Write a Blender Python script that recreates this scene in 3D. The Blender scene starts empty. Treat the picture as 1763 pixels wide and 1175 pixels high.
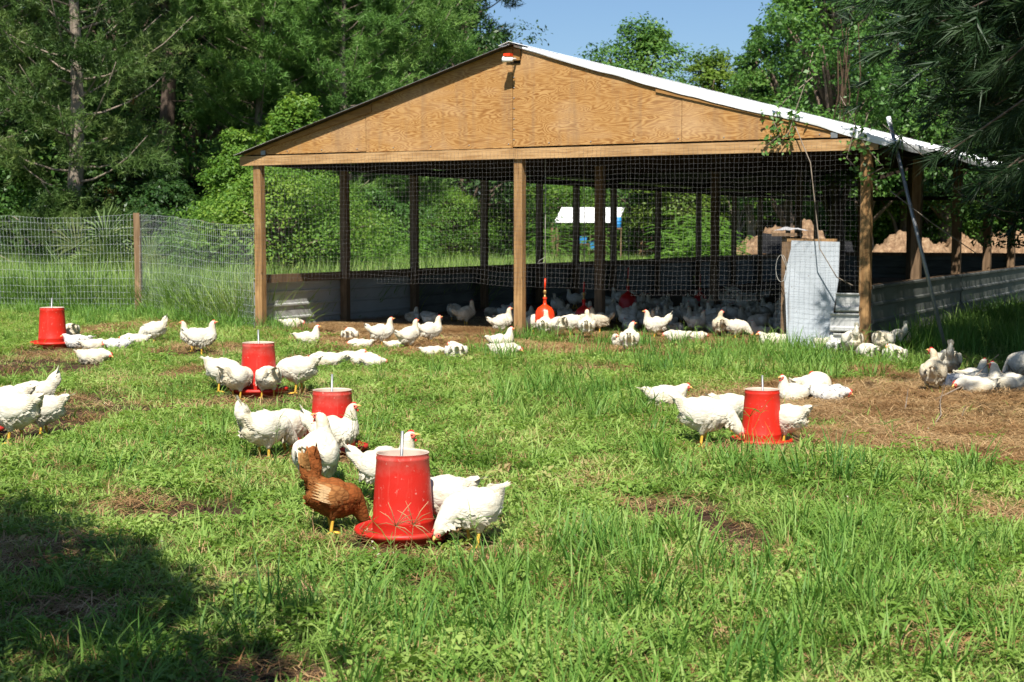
import bpy, bmesh, math, random
import numpy as np
from mathutils import Vector, Matrix, Euler

random.seed(7)
RNG = np.random.default_rng(11)
scene = bpy.context.scene
COL = scene.collection

# ------------------------------------------------------------------ camera
F_PX, PW, PH = 2550.0, 1763.0, 1175.0
CAM_H = 1.5
HORIZON = 400.0
PITCH = math.atan((PH / 2 - HORIZON) / F_PX)
cam_data = bpy.data.cameras.new('camera')
cam_data.sensor_width = 36.0
cam_data.lens = 36.0 * F_PX / PW
cam_data.clip_start = 0.1
cam_data.clip_end = 3000.0
cam_data.dof.use_dof = True
cam_data.dof.focus_distance = 9.5
cam_data.dof.aperture_fstop = 6.3
cam = bpy.data.objects.new('camera', cam_data)
COL.objects.link(cam)
cam.location = (0, 0, CAM_H)
cam.rotation_euler = (math.pi / 2 - PITCH, 0, 0)
scene.camera = cam

# ------------------------------------------------------------------ world, sun, exposure
SUN_TRAVEL = Vector((0.113, 0.994, -1.34)).normalized()
to_sun = -SUN_TRAVEL
SUN_EL = math.asin(to_sun.z)
world = bpy.data.worlds.new('World')
scene.world = world
world.use_nodes = True
nt = world.node_tree
nt.nodes.clear()
w_out = nt.nodes.new('ShaderNodeOutputWorld')
w_bg = nt.nodes.new('ShaderNodeBackground')
w_sky = nt.nodes.new('ShaderNodeTexSky')
w_sky.sky_type = 'NISHITA'
w_sky.sun_disc = False
w_sky.sun_elevation = SUN_EL
w_sky.sun_rotation = math.atan2(to_sun.x, to_sun.y)
w_sky.air_density = 1.0
w_sky.dust_density = 0.7
w_sky.ozone_density = 2.0
w_bg.inputs['Strength'].default_value = 0.052
# a few thin summer clouds, laid out by direction
w_tc = nt.nodes.new('ShaderNodeTexCoord')
w_map = nt.nodes.new('ShaderNodeMapping')
w_map.inputs['Scale'].default_value = (3.0, 3.0, 9.0)
w_map.inputs['Location'].default_value = (0.35, 0.2, 0.0)
w_no = nt.nodes.new('ShaderNodeTexNoise')
w_no.inputs['Scale'].default_value = 1.6
w_no.inputs['Detail'].default_value = 7.0
w_no.inputs['Roughness'].default_value = 0.58
w_ramp = nt.nodes.new('ShaderNodeValToRGB')
w_ramp.color_ramp.elements[0].position = 0.58
w_ramp.color_ramp.elements[0].color = (0, 0, 0, 1)
w_ramp.color_ramp.elements[1].position = 0.80
w_ramp.color_ramp.elements[1].color = (0.5, 0.5, 0.5, 1)
w_mix = nt.nodes.new('ShaderNodeMix')
w_mix.data_type = 'RGBA'
nt.links.new(w_tc.outputs['Generated'], w_map.inputs['Vector'])
nt.links.new(w_map.outputs['Vector'], w_no.inputs['Vector'])
nt.links.new(w_no.outputs['Fac'], w_ramp.inputs['Fac'])
nt.links.new(w_ramp.outputs['Color'], w_mix.inputs['Factor'])
w_tint = nt.nodes.new('ShaderNodeMix')
w_tint.data_type = 'RGBA'
w_tint.blend_type = 'MULTIPLY'
w_tint.inputs['Factor'].default_value = 1.0
w_tint.inputs['B'].default_value = (0.86, 1.0, 1.16, 1)
nt.links.new(w_sky.outputs['Color'], w_tint.inputs['A'])
nt.links.new(w_tint.outputs['Result'], w_mix.inputs['A'])
w_mix.inputs['B'].default_value = (12, 12.5, 13.2, 1)
nt.links.new(w_mix.outputs['Result'], w_bg.inputs['Color'])
nt.links.new(w_bg.outputs['Background'], w_out.inputs['Surface'])

sun_data = bpy.data.lights.new('sun', 'SUN')
sun_data.energy = 5.0
sun_data.angle = math.radians(0.53)
sun_data.color = (1.0, 0.95, 0.87)
sun = bpy.data.objects.new('sun', sun_data)
COL.objects.link(sun)
sun.rotation_euler = SUN_TRAVEL.to_track_quat('-Z', 'Y').to_euler()
sun.location = (0, -10, 30)

vs = scene.view_settings
scene.display_settings.display_device = 'sRGB'
vs.view_transform = 'Standard'
vs.look = 'None'
vs.gamma = 1.0
vs.use_curve_mapping = False
vs.exposure = 0.98
cy = scene.cycles
cy.max_bounces = 5
cy.diffuse_bounces = 2
cy.glossy_bounces = 2
cy.transmission_bounces = 4
cy.transparent_max_bounces = 8
cy.use_denoising = True
cy.sample_clamp_indirect = 6.0

# ------------------------------------------------------------------ small tools
def ray(px, py):
    x = (px - PW / 2) / F_PX
    y = -(py - PH / 2) / F_PX
    c, s = math.cos(PITCH), math.sin(PITCH)
    return Vector((x, c + y * s, -s + y * c))

def on_ground(px, py, z=0.0):
    d = ray(px, py)
    k = (z - CAM_H) / d.z
    return Vector((d.x * k, d.y * k, z))

def at(px, py, Y):
    d = ray(px, py)
    k = Y / d.y
    return Vector((d.x * k, Y, CAM_H + d.z * k))

def _hash(ix, iy, seed):
    h = (ix * 374761393 + iy * 668265263 + seed * 1442695041) & 0xFFFFFFFF
    h = ((h ^ (h >> 13)) * 1274126177) & 0xFFFFFFFF
    h = h ^ (h >> 16)
    return (h & 0xFFFF) / 65535.0

def vnoise(x, y, seed=0):
    x = np.asarray(x, float); y = np.asarray(y, float)
    ix = np.floor(x).astype(np.int64); iy = np.floor(y).astype(np.int64)
    fx = x - ix; fy = y - iy
    fx = fx * fx * (3 - 2 * fx); fy = fy * fy * (3 - 2 * fy)
    a = _hash(ix, iy, seed); b = _hash(ix + 1, iy, seed)
    c = _hash(ix, iy + 1, seed); d = _hash(ix + 1, iy + 1, seed)
    return (a * (1 - fx) + b * fx) * (1 - fy) + (c * (1 - fx) + d * fx) * fy

def fbm(x, y, seed=0, octaves=4):
    v = 0.0; a = 0.5; t = 0.0
    for o in range(octaves):
        v = v + a * vnoise(np.asarray(x) * 2 ** o, np.asarray(y) * 2 ** o, seed + o * 17)
        t += a; a *= 0.5
    return v / t

def tag(o, label=None, cat=None, group=None, kind=None):
    if label: o['label'] = label
    if cat: o['category'] = cat
    if group: o['group'] = group
    if kind: o['kind'] = kind
    return o

def empty(name, loc=(0, 0, 0), rz=0.0, label=None, cat=None, group=None):
    o = bpy.data.objects.new(name, None)
    o.empty_display_size = 0.2
    COL.objects.link(o)
    o.location = loc
    o.rotation_euler = (0, 0, rz)
    return tag(o, label, cat, group)

def link(name, me, parent=None, loc=None, rot=None):
    o = bpy.data.objects.new(name, me)
    COL.objects.link(o)
    if parent is not None: o.parent = parent
    if loc is not None: o.location = loc
    if rot is not None: o.rotation_euler = rot
    return o

def mesh_np(name, V, Fq, mats, smooth=True, attrs=None, midx=None):
    """mesh out of an (n,3) array and an (m,k) array of faces, all with k corners"""
    me = bpy.data.meshes.new(name)
    V = np.asarray(V, np.float32); Fq = np.asarray(Fq, np.int32)
    m, k = Fq.shape
    me.vertices.add(len(V)); me.vertices.foreach_set('co', V.ravel())
    me.loops.add(m * k); me.loops.foreach_set('vertex_index', Fq.ravel())
    me.polygons.add(m)
    me.polygons.foreach_set('loop_start', np.arange(0, m * k, k, dtype=np.int32))
    me.polygons.foreach_set('loop_total', np.full(m, k, np.int32))
    me.polygons.foreach_set('use_smooth', np.full(m, smooth, bool))
    for mm in (mats if isinstance(mats, (list, tuple)) else [mats]): me.materials.append(mm)
    if midx is not None: me.polygons.foreach_set('material_index', np.asarray(midx, np.int32))
    for an, (vals, dom) in (attrs or {}).items():
        at_ = me.attributes.new(an, 'FLOAT', dom)
        at_.data.foreach_set('value', np.asarray(vals, np.float32))
    me.update(calc_edges=True)
    return me

class MB:
    """collects simple shapes into one mesh"""
    def __init__(s): s.v = []; s.f = []; s.m = []; s.sm = []
    def add(s, vs_, fs, mi=0, smooth=False):
        b = len(s.v); s.v += [tuple(q) for q in vs_]
        for f in fs: s.f.append([i + b for i in f]); s.m.append(mi); s.sm.append(smooth)
        return s
    def box(s, c, d, rot=None, mi=0):
        hx, hy, hz = d[0] / 2, d[1] / 2, d[2] / 2
        P = [Vector((x, y, z)) for x in (-hx, hx) for y in (-hy, hy) for z in (-hz, hz)]
        if rot is not None:
            R = Euler(rot).to_matrix(); P = [R @ p for p in P]
        P = [p + Vector(c) for p in P]
        return s.add(P, [(0, 1, 3, 2), (4, 6, 7, 5), (0, 4, 5, 1), (2, 3, 7, 6), (0, 2, 6, 4), (1, 5, 7, 3)], mi)
    def beam(s, a, b, w, h, up=Vector((0, 0, 1)), mi=0):
        a, b = Vector(a), Vector(b); T = (b - a).normalized()
        S = T.cross(up)
        if S.length < 1e-4: S = T.cross(Vector((0, 1, 0)))
        S.normalize(); U = S.cross(T)
        P = []
        for p in (a, b):
            for i, j in ((-1, -1), (1, -1), (1, 1), (-1, 1)): P.append(p + S * (i * w / 2) + U * (j * h / 2))
        return s.add(P, [(0, 3, 2, 1), (4, 5, 6, 7), (0, 1, 5, 4), (1, 2, 6, 5), (2, 3, 7, 6), (3, 0, 4, 7)], mi)
    def tube(s, pts, r, n=8, mi=0, cap=True):
        pts = [Vector(p) for p in pts]
        rr = list(r) if isinstance(r, (list, tuple)) else [r] * len(pts)
        V = []; prev = None
        for i, p in enumerate(pts):
            T = (pts[min(i + 1, len(pts) - 1)] - pts[max(i - 1, 0)])
            T = T.normalized() if T.length > 1e-9 else Vector((0, 0, 1))
            if prev is None:
                S = T.cross(Vector((0, 0, 1)))
                if S.length < 1e-3: S = T.cross(Vector((1, 0, 0)))
            else: S = prev - T * prev.dot(T)
            S.normalize(); prev = S; U = T.cross(S)
            for k in range(n):
                a = 2 * math.pi * k / n
                V.append(p + (S * math.cos(a) + U * math.sin(a)) * rr[i])
        Fs = [(i * n + k, i * n + (k + 1) % n, (i + 1) * n + (k + 1) % n, (i + 1) * n + k) for i in range(len(pts) - 1) for k in range(n)]
        if cap: Fs += [tuple(range(n - 1, -1, -1)), tuple(range((len(pts) - 1) * n, len(pts) * n))]
        return s.add(V, Fs, mi, True)
    def lathe(s, prof, n=28, mi=0, c=(0, 0, 0)):
        V = []
        for r, z in prof:
            for k in range(n):
                a = 2 * math.pi * k / n
                V.append((c[0] + r * math.cos(a), c[1] + r * math.sin(a), c[2] + z))
        Fs = [(i * n + k, i * n + (k + 1) % n, (i + 1) * n + (k + 1) % n, (i + 1) * n + k) for i in range(len(prof) - 1) for k in range(n)]
        return s.add(V, Fs, mi, True)
    def ball(s, c, r, nu=12, nv=8, mi=0):
        rx, ry, rz = r if isinstance(r, (tuple, list)) else (r, r, r)
        V = []
        for j in range(nv + 1):
            t = math.pi * j / nv
            for i in range(nu):
                a = 2 * math.pi * i / nu
                V.append((c[0] + rx * math.sin(t) * math.cos(a), c[1] + ry * math.sin(t) * math.sin(a), c[2] - rz * math.cos(t)))
        Fs = [(j * nu + i, j * nu + (i + 1) % nu, (j + 1) * nu + (i + 1) % nu, (j + 1) * nu + i) for j in range(nv) for i in range(nu)]
        return s.add(V, Fs, mi, True)
    def mesh(s, name, mats):
        me = bpy.data.meshes.new(name)
        me.from_pydata(s.v, [], s.f)
        for mm in (mats if isinstance(mats, (list, tuple)) else [mats]): me.materials.append(mm)
        me.polygons.foreach_set('material_index', s.m)
        me.polygons.foreach_set('use_smooth', s.sm)
        me.update()
        return me
    def build(s, name, mats, parent=None, loc=None, rot=None):
        return link(name, s.mesh(name, mats), parent, loc, rot)

# ------------------------------------------------------------------ materials
class NT:
    def __init__(s, name):
        s.m = bpy.data.materials.new(name); s.m.use_nodes = True
        s.t = s.m.node_tree; s.n = s.t.nodes; s.n.clear()
        s.out = s.n.new('ShaderNodeOutputMaterial')
    def add(s, typ, **kw):
        q = s.n.new(typ)
        for k, v in kw.items(): setattr(q, k, v)
        return q
    def l(s, a, b): s.t.links.new(a, b)
    def noise(s, vec, scale, detail=4, rough=0.55, dist=0.0):
        q = s.add('ShaderNodeTexNoise'); q.inputs['Scale'].default_value = scale
        q.inputs['Detail'].default_value = detail; q.inputs['Roughness'].default_value = rough
        q.inputs['Distortion'].default_value = dist
        if vec is not None: s.l(vec, q.inputs['Vector'])
        return q.outputs['Fac']
    def ramp(s, fac, stops):
        q = s.add('ShaderNodeValToRGB'); e = q.color_ramp.elements
        while len(e) < len(stops): e.new(0.5)
        for el, (p, c) in zip(e, stops):
            el.position = p; el.color = (c[0], c[1], c[2], 1) if hasattr(c, '__len__') else (c, c, c, 1)
        s.l(fac, q.inputs['Fac']); return q.outputs['Color']
    def mix(s, fac, a, b, blend='MIX'):
        q = s.add('ShaderNodeMix', data_type='RGBA', blend_type=blend)
        for v, k in ((fac, 'Factor'), (a, 'A'), (b, 'B')):
            if hasattr(v, 'is_linked') or hasattr(v, 'node'): s.l(v, q.inputs[k])
            elif k == 'Factor': q.inputs[k].default_value = v
            else: q.inputs[k].default_value = (v[0], v[1], v[2], 1)
        return q.outputs['Result']
    def math(s, op, a, b=0.0, c=0.0):
        q = s.add('ShaderNodeMath', operation=op)
        for v, i in ((a, 0), (b, 1), (c, 2)):
            if hasattr(v, 'node'): s.l(v, q.inputs[i])
            else: q.inputs[i].default_value = v
        return q.outputs[0]
    def map(s, scale=(1, 1, 1), coord='Object', loc=(0, 0, 0)):
        tc = s.add('ShaderNodeTexCoord'); mp = s.add('ShaderNodeMapping')
        mp.inputs['Scale'].default_value = scale; mp.inputs['Location'].default_value = loc
        s.l(tc.outputs[coord], mp.inputs['Vector']); return mp.outputs['Vector']
    def world_pos(s): return s.add('ShaderNodeNewGeometry').outputs['Position']
    def attr(s, name): return s.add('ShaderNodeAttribute', attribute_name=name).outputs['Fac']
    def principled(s, color, rough=0.6, spec=0.3, metal=0.0, bump=None, bstr=0.3, bdist=0.01):
        p = s.add('ShaderNodeBsdfPrincipled')
        for v, k in ((color, 'Base Color'), (rough, 'Roughness'), (spec, 'Specular IOR Level'), (metal, 'Metallic')):
            if hasattr(v, 'node'): s.l(v, p.inputs[k])
            elif k == 'Base Color': p.inputs[k].default_value = (v[0], v[1], v[2], 1)
            else: p.inputs[k].default_value = v
        if bump is not None:
            b = s.add('ShaderNodeBump'); b.inputs['Strength'].default_value = bstr; b.inputs['Distance'].default_value = bdist
            s.l(bump, b.inputs['Height']); s.l(b.outputs['Normal'], p.inputs['Normal'])
        return p
    def done(s, shader):
        s.l(shader.outputs[0] if hasattr(shader, 'outputs') else shader, s.out.inputs['Surface']); return s.m

def leaf_material(name, dark, mid, light, transl=0.35, rough=0.55, patch=0.25, dry=None, spec=0.25, by='tint', pamt=1.3):
    """thin leaf: per-leaf tint, broad colour patches in the place, light shining through"""
    t = NT(name)
    if by == 'tint': f = t.attr('tint')
    else: f = t.add('ShaderNodeObjectInfo').outputs['Random']
    n = t.noise(t.world_pos(), patch, 3)
    f2 = t.math('ADD', t.math('MULTIPLY', f, 0.62), t.math('MULTIPLY', t.math('SUBTRACT', n, 0.5), pamt))
    f2 = t.math('ADD', f2, 0.18)
    stops = [(0.05, dark), (0.45, mid), (0.9, light)]
    if dry is not None: stops.append((0.985, dry))
    c = t.ramp(f2, stops)
    p = t.principled(c, rough, spec)
    tr = t.add('ShaderNodeBsdfTranslucent')
    c2 = t.mix(0.5, c, (0.9, 1.0, 0.25), 'MULTIPLY')
    c3 = t.mix(1.0, c2, (1.55, 1.55, 1.55), 'MULTIPLY')
    t.l(c3, tr.inputs['Color'])
    mx = t.add('ShaderNodeMixShader'); mx.inputs['Fac'].default_value = transl
    t.l(p.outputs[0], mx.inputs[1]); t.l(tr.outputs[0], mx.inputs[2])
    return t.done(mx)

def simple(name, color, rough=0.6, spec=0.3, metal=0.0, nscale=None, namt=0.25, bscale=None, bstr=0.3, stretch=(1, 1, 1)):
    t = NT(name); v = t.map(stretch)
    c = color
    if nscale:
        n = t.noise(v, nscale, 5)
        c = t.ramp(n, [(0.25, [q * (1 - namt) for q in color]), (0.75, [min(1, q * (1 + namt)) for q in color])])
    b = t.noise(v, bscale, 4) if bscale else None
    return t.done(t.principled(c, rough, spec, metal, b, bstr))

def wood(name, light, dark, knots=True, grain=(14, 14, 1.2), rough=0.75):
    t = NT(name); v = t.map(grain)
    n = t.noise(v, 2.2, 6, 0.6, 0.6)
    c = t.ramp(n, [(0.3, dark), (0.55, light), (0.8, [min(1, q * 1.12) for q in light])])
    big = t.noise(t.map((1, 1, 1)), 2.5, 3)
    c = t.mix(t.ramp(big, [(0.35, 0.0), (0.75, 0.45)]), c, [q * 0.62 for q in dark])
    if knots == 'mud':
        tc = t.add('ShaderNodeTexCoord'); sep = t.add('ShaderNodeSeparateXYZ'); t.l(tc.outputs['Object'], sep.inputs[0])
        m = t.noise(t.map((6, 6, 2)), 2.0, 5, 0.65)
        low = t.math('ADD', t.math('MULTIPLY', t.math('SUBTRACT', 0.45, sep.outputs['Z']), 1.5), t.math('MULTIPLY', t.math('SUBTRACT', m, 0.5), 1.8))
        c = t.mix(t.ramp(low, [(0.1, 0.0), (0.7, 0.7)]), c, (0.12, 0.085, 0.055))
        kn = t.noise(t.map((9, 9, 5)), 1.3, 2)
        c = t.mix(t.ramp(kn, [(0.68, 0.0), (0.74, 0.7)]), c, [q * 0.5 for q in dark])
    return t.done(t.principled(c, rough, 0.2, 0, n, 0.25))

def plywood():
    t = NT('plywood')
    v = t.map((1.15, 1, 5.6))
    oi = t.add('ShaderNodeObjectInfo').outputs['Random']
    off = t.add('ShaderNodeCombineXYZ'); t.l(t.math('MULTIPLY', oi, 37.0), off.inputs[1]); t.l(t.math('MULTIPLY', oi, 11.0), off.inputs[0])
    va = t.add('ShaderNodeVectorMath', operation='ADD'); t.l(v, va.inputs[0]); t.l(off.outputs[0], va.inputs[1])
    n1 = t.noise(va.outputs[0], 1.25, 2.4, 0.46, 0.35)
    rings = t.math('SINE', t.math('MULTIPLY', n1, 120.0))
    fine = t.noise(t.map((5, 5, 90)), 2.0, 3)
    patch = t.noise(va.outputs[0], 0.9, 3, 0.5)
    k = t.math('ADD', t.math('MULTIPLY', rings, t.math('ADD', 0.0, t.math('MULTIPLY', patch, 0.42))), t.math('MULTIPLY', fine, 0.32))
    k = t.math('ADD', k, 0.36)
    c = t.ramp(k, [(0.18, (0.195, 0.080, 0.020)), (0.48, (0.325, 0.165, 0.050)), (0.85, (0.425, 0.250, 0.095))])
    fade = t.noise(t.map((1, 1, 2.4)), 0.8, 4)
    c = t.mix(t.ramp(fade, [(0.5, 0.0), (0.82, 0.5)]), c, (0.50, 0.36, 0.22))
    run = t.noise(t.map((5.5, 1, 0.55)), 1.0, 4, 0.6)
    c = t.mix(t.ramp(run, [(0.50, 0.0), (0.72, 0.55)]), c, (0.19, 0.12, 0.07))
    return t.done(t.principled(c, 0.72, 0.22, 0, k, 0.12))

M = {}
M['plywood'] = plywood()
M['timber'] = wood('weathered_timber', (0.34, 0.20, 0.085), (0.18, 0.092, 0.034), 'mud')
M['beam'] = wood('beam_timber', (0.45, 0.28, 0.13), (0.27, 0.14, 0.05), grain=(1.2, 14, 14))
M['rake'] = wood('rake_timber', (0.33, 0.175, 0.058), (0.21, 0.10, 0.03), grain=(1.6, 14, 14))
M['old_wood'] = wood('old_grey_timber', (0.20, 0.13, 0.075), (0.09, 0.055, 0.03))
M['inner_wood'] = wood('dark_inner_timber', (0.035, 0.022, 0.014), (0.016, 0.010, 0.007))  # interior timber near black; ceiling shade put into the colour
M['fence_wood'] = wood('fence_post_timber', (0.24, 0.155, 0.085), (0.12, 0.07, 0.036), 'mud')
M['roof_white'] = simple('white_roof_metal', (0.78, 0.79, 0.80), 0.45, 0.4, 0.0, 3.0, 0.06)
M['roof_under'] = simple('roof_underside', (0.05, 0.045, 0.04), 0.7, 0.2)  # dark underside puts the ceiling shade into the sheet colour
M['siding'] = simple('galvanised_siding', (0.44, 0.44, 0.42), 0.6, 0.3, 0.0, 2.0, 0.12, 8, 0.1)
M['shaded_siding'] = simple('stained_shaded_siding', (0.105, 0.11, 0.10), 0.5, 0.4, 0.3, 1.6, 0.45, 8, 0.1, (1, 1, 4))  # stained sheet, darkened further to put the wall's shade into its colour
M['galv'] = simple('galvanised_steel', (0.24, 0.245, 0.25), 0.4, 0.5, 0.5, 30, 0.15)
M['wire'] = simple('fence_wire', (0.62, 0.65, 0.67), 0.45, 0.5, 0.2)
M['net'] = simple('netting_cord', (0.15, 0.147, 0.145), 0.6, 0.4)
M['white_door'] = simple('whitewashed_sheet', (0.40, 0.435, 0.47), 0.5, 0.35, 0.0, 2.2, 0.16, 3, 0.12)
def door_sheet():
    t = NT('scuffed_door_sheet'); n = t.noise(t.map(), 2.2, 5); s = t.noise(t.map((7, 7, 0.8)), 1.5, 5, 0.65); k = t.noise(t.map(), 38, 2)
    c = t.ramp(n, [(0.3, (0.34, 0.37, 0.40)), (0.7, (0.45, 0.485, 0.52))])
    c = t.mix(t.ramp(s, [(0.60, 0.0), (0.78, 0.6)]), c, (0.20, 0.16, 0.12))
    c = t.mix(t.ramp(k, [(0.70, 0.0), (0.75, 0.8)]), c, (0.12, 0.07, 0.04))
    return t.done(t.principled(c, 0.5, 0.35, 0, n, 0.15, 0.02))
M['white_door'] = door_sheet()
M['rag'] = simple('grey_cloth', (0.30, 0.30, 0.31), 0.9, 0.1, 0, 14, 0.3)
M['strip_black'] = simple('plain_black', (0.010, 0.010, 0.011), 0.8, 0.15, 0, 2, 0.3, 4, 0.4)
M['white_plastic'] = simple('white_plastic', (0.75, 0.75, 0.73), 0.4, 0.4)
M['blue_plastic'] = simple('blue_plastic', (0.03, 0.22, 0.52), 0.4, 0.4, 0, 4, 0.2)
M['cord'] = simple('cord_grey', (0.35, 0.34, 0.31), 0.7)
M['bark'] = wood('grey_brown_bark', (0.17, 0.125, 0.095), (0.065, 0.045, 0.033), grain=(5, 5, 1.0), rough=0.9)
M['pale_bark'] = wood('pale_bark', (0.28, 0.23, 0.18), (0.13, 0.10, 0.075), grain=(5, 5, 1.0), rough=0.9)

# soil/clay mounds
def mound_mat():
    t = NT('clay_and_wood_chips')
    n = t.noise(t.map(), 5.0, 7, 0.7)
    c = t.ramp(n, [(0.3, (0.09, 0.052, 0.030)), (0.52, (0.23, 0.145, 0.083)), (0.72, (0.38, 0.275, 0.17))])
    return t.done(t.principled(c, 0.95, 0.1, 0, n, 0.9, 0.05))
M['mound'] = mound_mat()

def red_plastic(name, base, dusty):
    t = NT(name)
    tc = t.add('ShaderNodeTexCoord'); sep = t.add('ShaderNodeSeparateXYZ'); t.l(tc.outputs['Object'], sep.inputs[0])
    v = t.map((1, 1, 1))
    n = t.noise(v, 6.0, 6, 0.65)
    sp = t.noise(v, 45.0, 2, 0.5)
    # feed dust clings under the open rim
    h = t.math('MULTIPLY', t.math('SUBTRACT', sep.outputs['Z'], 0.335), 6.5)
    rim = t.math('MULTIPLY', h, t.math('ADD', t.math('MULTIPLY', n, 1.7), -0.35))
    dust = t.math('ADD', rim, t.math('MULTIPLY', t.math('SUBTRACT', n, 0.52), 0.55))
    dust = t.math('MULTIPLY', dust, dusty)
    c = t.mix(t.ramp(dust, [(0.02, 0.0), (0.7, 0.6)]), base, (0.45, 0.25, 0.20))
    c = t.mix(t.ramp(sp, [(0.66, 0.0), (0.76, 0.6)]), c, (0.55, 0.25, 0.2))
    scuff = t.noise(t.map((22, 22, 2.2)), 1.6, 5, 0.7)
    c = t.mix(t.ramp(scuff, [(0.56, 0.0), (0.72, 0.34)]), c, (0.52, 0.14, 0.10))
    low = t.math('ADD', t.math('MULTIPLY', t.math('SUBTRACT', 0.10, sep.outputs['Z']), 6.0), t.math('MULTIPLY', t.math('SUBTRACT', n, 0.5), 1.6))
    c = t.mix(t.ramp(low, [(0.10, 0.0), (0.8, 0.6)]), c, (0.10, 0.045, 0.025))
    r = t.ramp(n, [(0.3, 0.38), (0.7, 0.62)])
    return t.done(t.principled(c, r, 0.35, 0, sp, 0.05))
M['red'] = red_plastic('red_plastic', (0.44, 0.014, 0.007), 1.0)
M['red_clean'] = red_plastic('clean_red_plastic', (0.50, 0.016, 0.006), 0.15)
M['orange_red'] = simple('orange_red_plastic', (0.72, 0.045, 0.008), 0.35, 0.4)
M['red_shade'] = simple('shaded_red_plastic', (0.45, 0.015, 0.012), 0.4, 0.4)  # duller copy of the drinker red; interior shade put into the colour
M['feed'] = simple('pelleted_feed', (0.42, 0.31, 0.19), 0.9, 0.1, 0, 60, 0.4, 80, 0.5)
M['feed_dust'] = simple('dusty_inside', (0.50, 0.40, 0.33), 0.8, 0.2, 0, 9, 0.25)

# ------------------------------------------------------------------ place frames
SHED_L = on_ground(449, 570)
SHED_R = on_ground(1487, 610)
SHED_W = (SHED_R - SHED_L).length
U = (SHED_R - SHED_L).normalized()
D = Vector((-U.y, U.x, 0))
SHED_ANG = math.atan2(U.y, U.x)
def shed_pt(s, t_, z=0.0): return SHED_L + U * s + D * t_ + Vector((0, 0, z))
def shed_st(X, Y):
    dx = np.asarray(X) - SHED_L.x; dy = np.asarray(Y) - SHED_L.y
    return dx * U.x + dy * U.y, dx * D.x + dy * D.y
def s_front(px, tt=0.0, py=300):
    d = ray(px, py); b = SHED_L + D * tt
    # b + U s = k d (horizontal)
    det = U.x * (-d.y) - (-d.x) * U.y
    return ((-b.x) * (-d.y) - (-d.x) * (-b.y)) / det
SHED_LEN = 29.5

# ------------------------------------------------------------------ ground
# worn places: (px, py, half width px, half height px, soil, straw)
WORN = [
    (322, 884, 135, 30, 1.0, 0.1), (235, 880, 70, 24, 0.5, 0.7), (1150, 885, 90, 24, 0.95, 0.4), (1255, 930, 70, 38, 0.95, 0.3),
    (1560, 715, 230, 58, 0.1, 1.0), (1700, 700, 160, 60, 0.1, 1.0), (1420, 690, 90, 30, 0.3, 0.9), (1210, 690, 75, 16, 0.6, 0.6),
    (1690, 760, 140, 40, 0.15, 1.0), (1735, 890, 70, 18, 0.4, 0.7), (1480, 755, 130, 24, 0.3, 0.8),
    (60, 960, 100, 40, 0.4, 0.35), (110, 1060, 110, 40, 0.45, 0.35), (480, 1160, 120, 30, 0.8, 0.3), (870, 960, 60, 16, 0.5, 0.3),
    (60, 640, 90, 16, 0.85, 0.3), (30, 625, 80, 14, 0.8, 0.2), (130, 690, 110, 16, 0.7, 0.3), (90, 610, 90, 12, 0.7, 0.3), (60, 735, 120, 30, 0.8, 0.2),
    (350, 605, 85, 14, 0.7, 0.5), (330, 640, 60, 12, 0.6, 0.4), (540, 625, 60, 12, 0.6, 0.5), (440, 690, 110, 16, 0.6, 0.3), (250, 705, 90, 10, 0.7, 0.2),
    (1040, 640, 75, 9, 0.6, 0.5), (1310, 775, 90, 14, 0.5, 0.6), (690, 945, 130, 18, 0.55, 0.2), (570, 795, 100, 16, 0.55, 0.3), (820, 940, 60, 14, 0.6, 0.3),
    (720, 588, 195, 20, 0.45, 1.0), (600, 577, 60, 10, 0.4, 0.7), (1030, 604, 160, 14, 0.5, 0.95), (850, 590, 60, 12, 0.4, 0.6), (1210, 600, 90, 8, 0.5, 0.6),
    (220, 570, 90, 10, 0.3, 0.6), (1600, 1120, 120, 25, 0.35, 0.25), (1000, 1010, 60, 15, 0.3, 0.2), (760, 1000, 60, 14, 0.3, 0.2), (1640, 660, 150, 18, 0.5, 0.6),
]
_W = []
for px, py, hw, hh, so, st in WORN:
    c = on_ground(px, py); a = on_ground(px + hw, py); b0 = on_ground(px, py - hh); b1 = on_ground(px, py + hh)
    _W.append((c.x, (b0.y + b1.y) / 2, abs(a.x - c.x), abs(b0.y - b1.y) / 2, so, st))

def worn(X, Y):
    """soil and straw cover, 0..1"""
    X = np.asarray(X, float); Y = np.asarray(Y, float)
    n = fbm(X * 1.6 + 3, Y * 1.6, 5, 4) - 0.5
    n2 = fbm(X * 5, Y * 5, 9, 3) - 0.5
    soil = np.zeros_like(X); straw = np.zeros_like(X)
    for cx, cy_, rx, ry, so, st in _W:
        d = np.sqrt(((X - cx) / rx) ** 2 + ((Y - cy_) / ry) ** 2) + n * 0.9 + n2 * 0.5
        k = np.clip((1.14 - d) / 0.30, 0, 1)
        soil = np.maximum(soil, k * so); straw = np.maximum(straw, k * st)
    s_, t_ = shed_st(X, Y)
    edge = n * 0.9 + n2 * 0.5
    ins = np.clip((t_ + 0.25 + edge) / 0.35, 0, 1) * np.clip((s_ + 0.1) / 0.2, 0, 1) * np.clip((SHED_W + 0.1 - s_) / 0.2, 0, 1) * (t_ < SHED_LEN)
    soil = np.clip(soil * 1.2, 0, 1)
    soil = np.maximum(soil, ins * 0.7); straw = np.maximum(straw, ins * 0.9)
    return soil, straw

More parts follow.
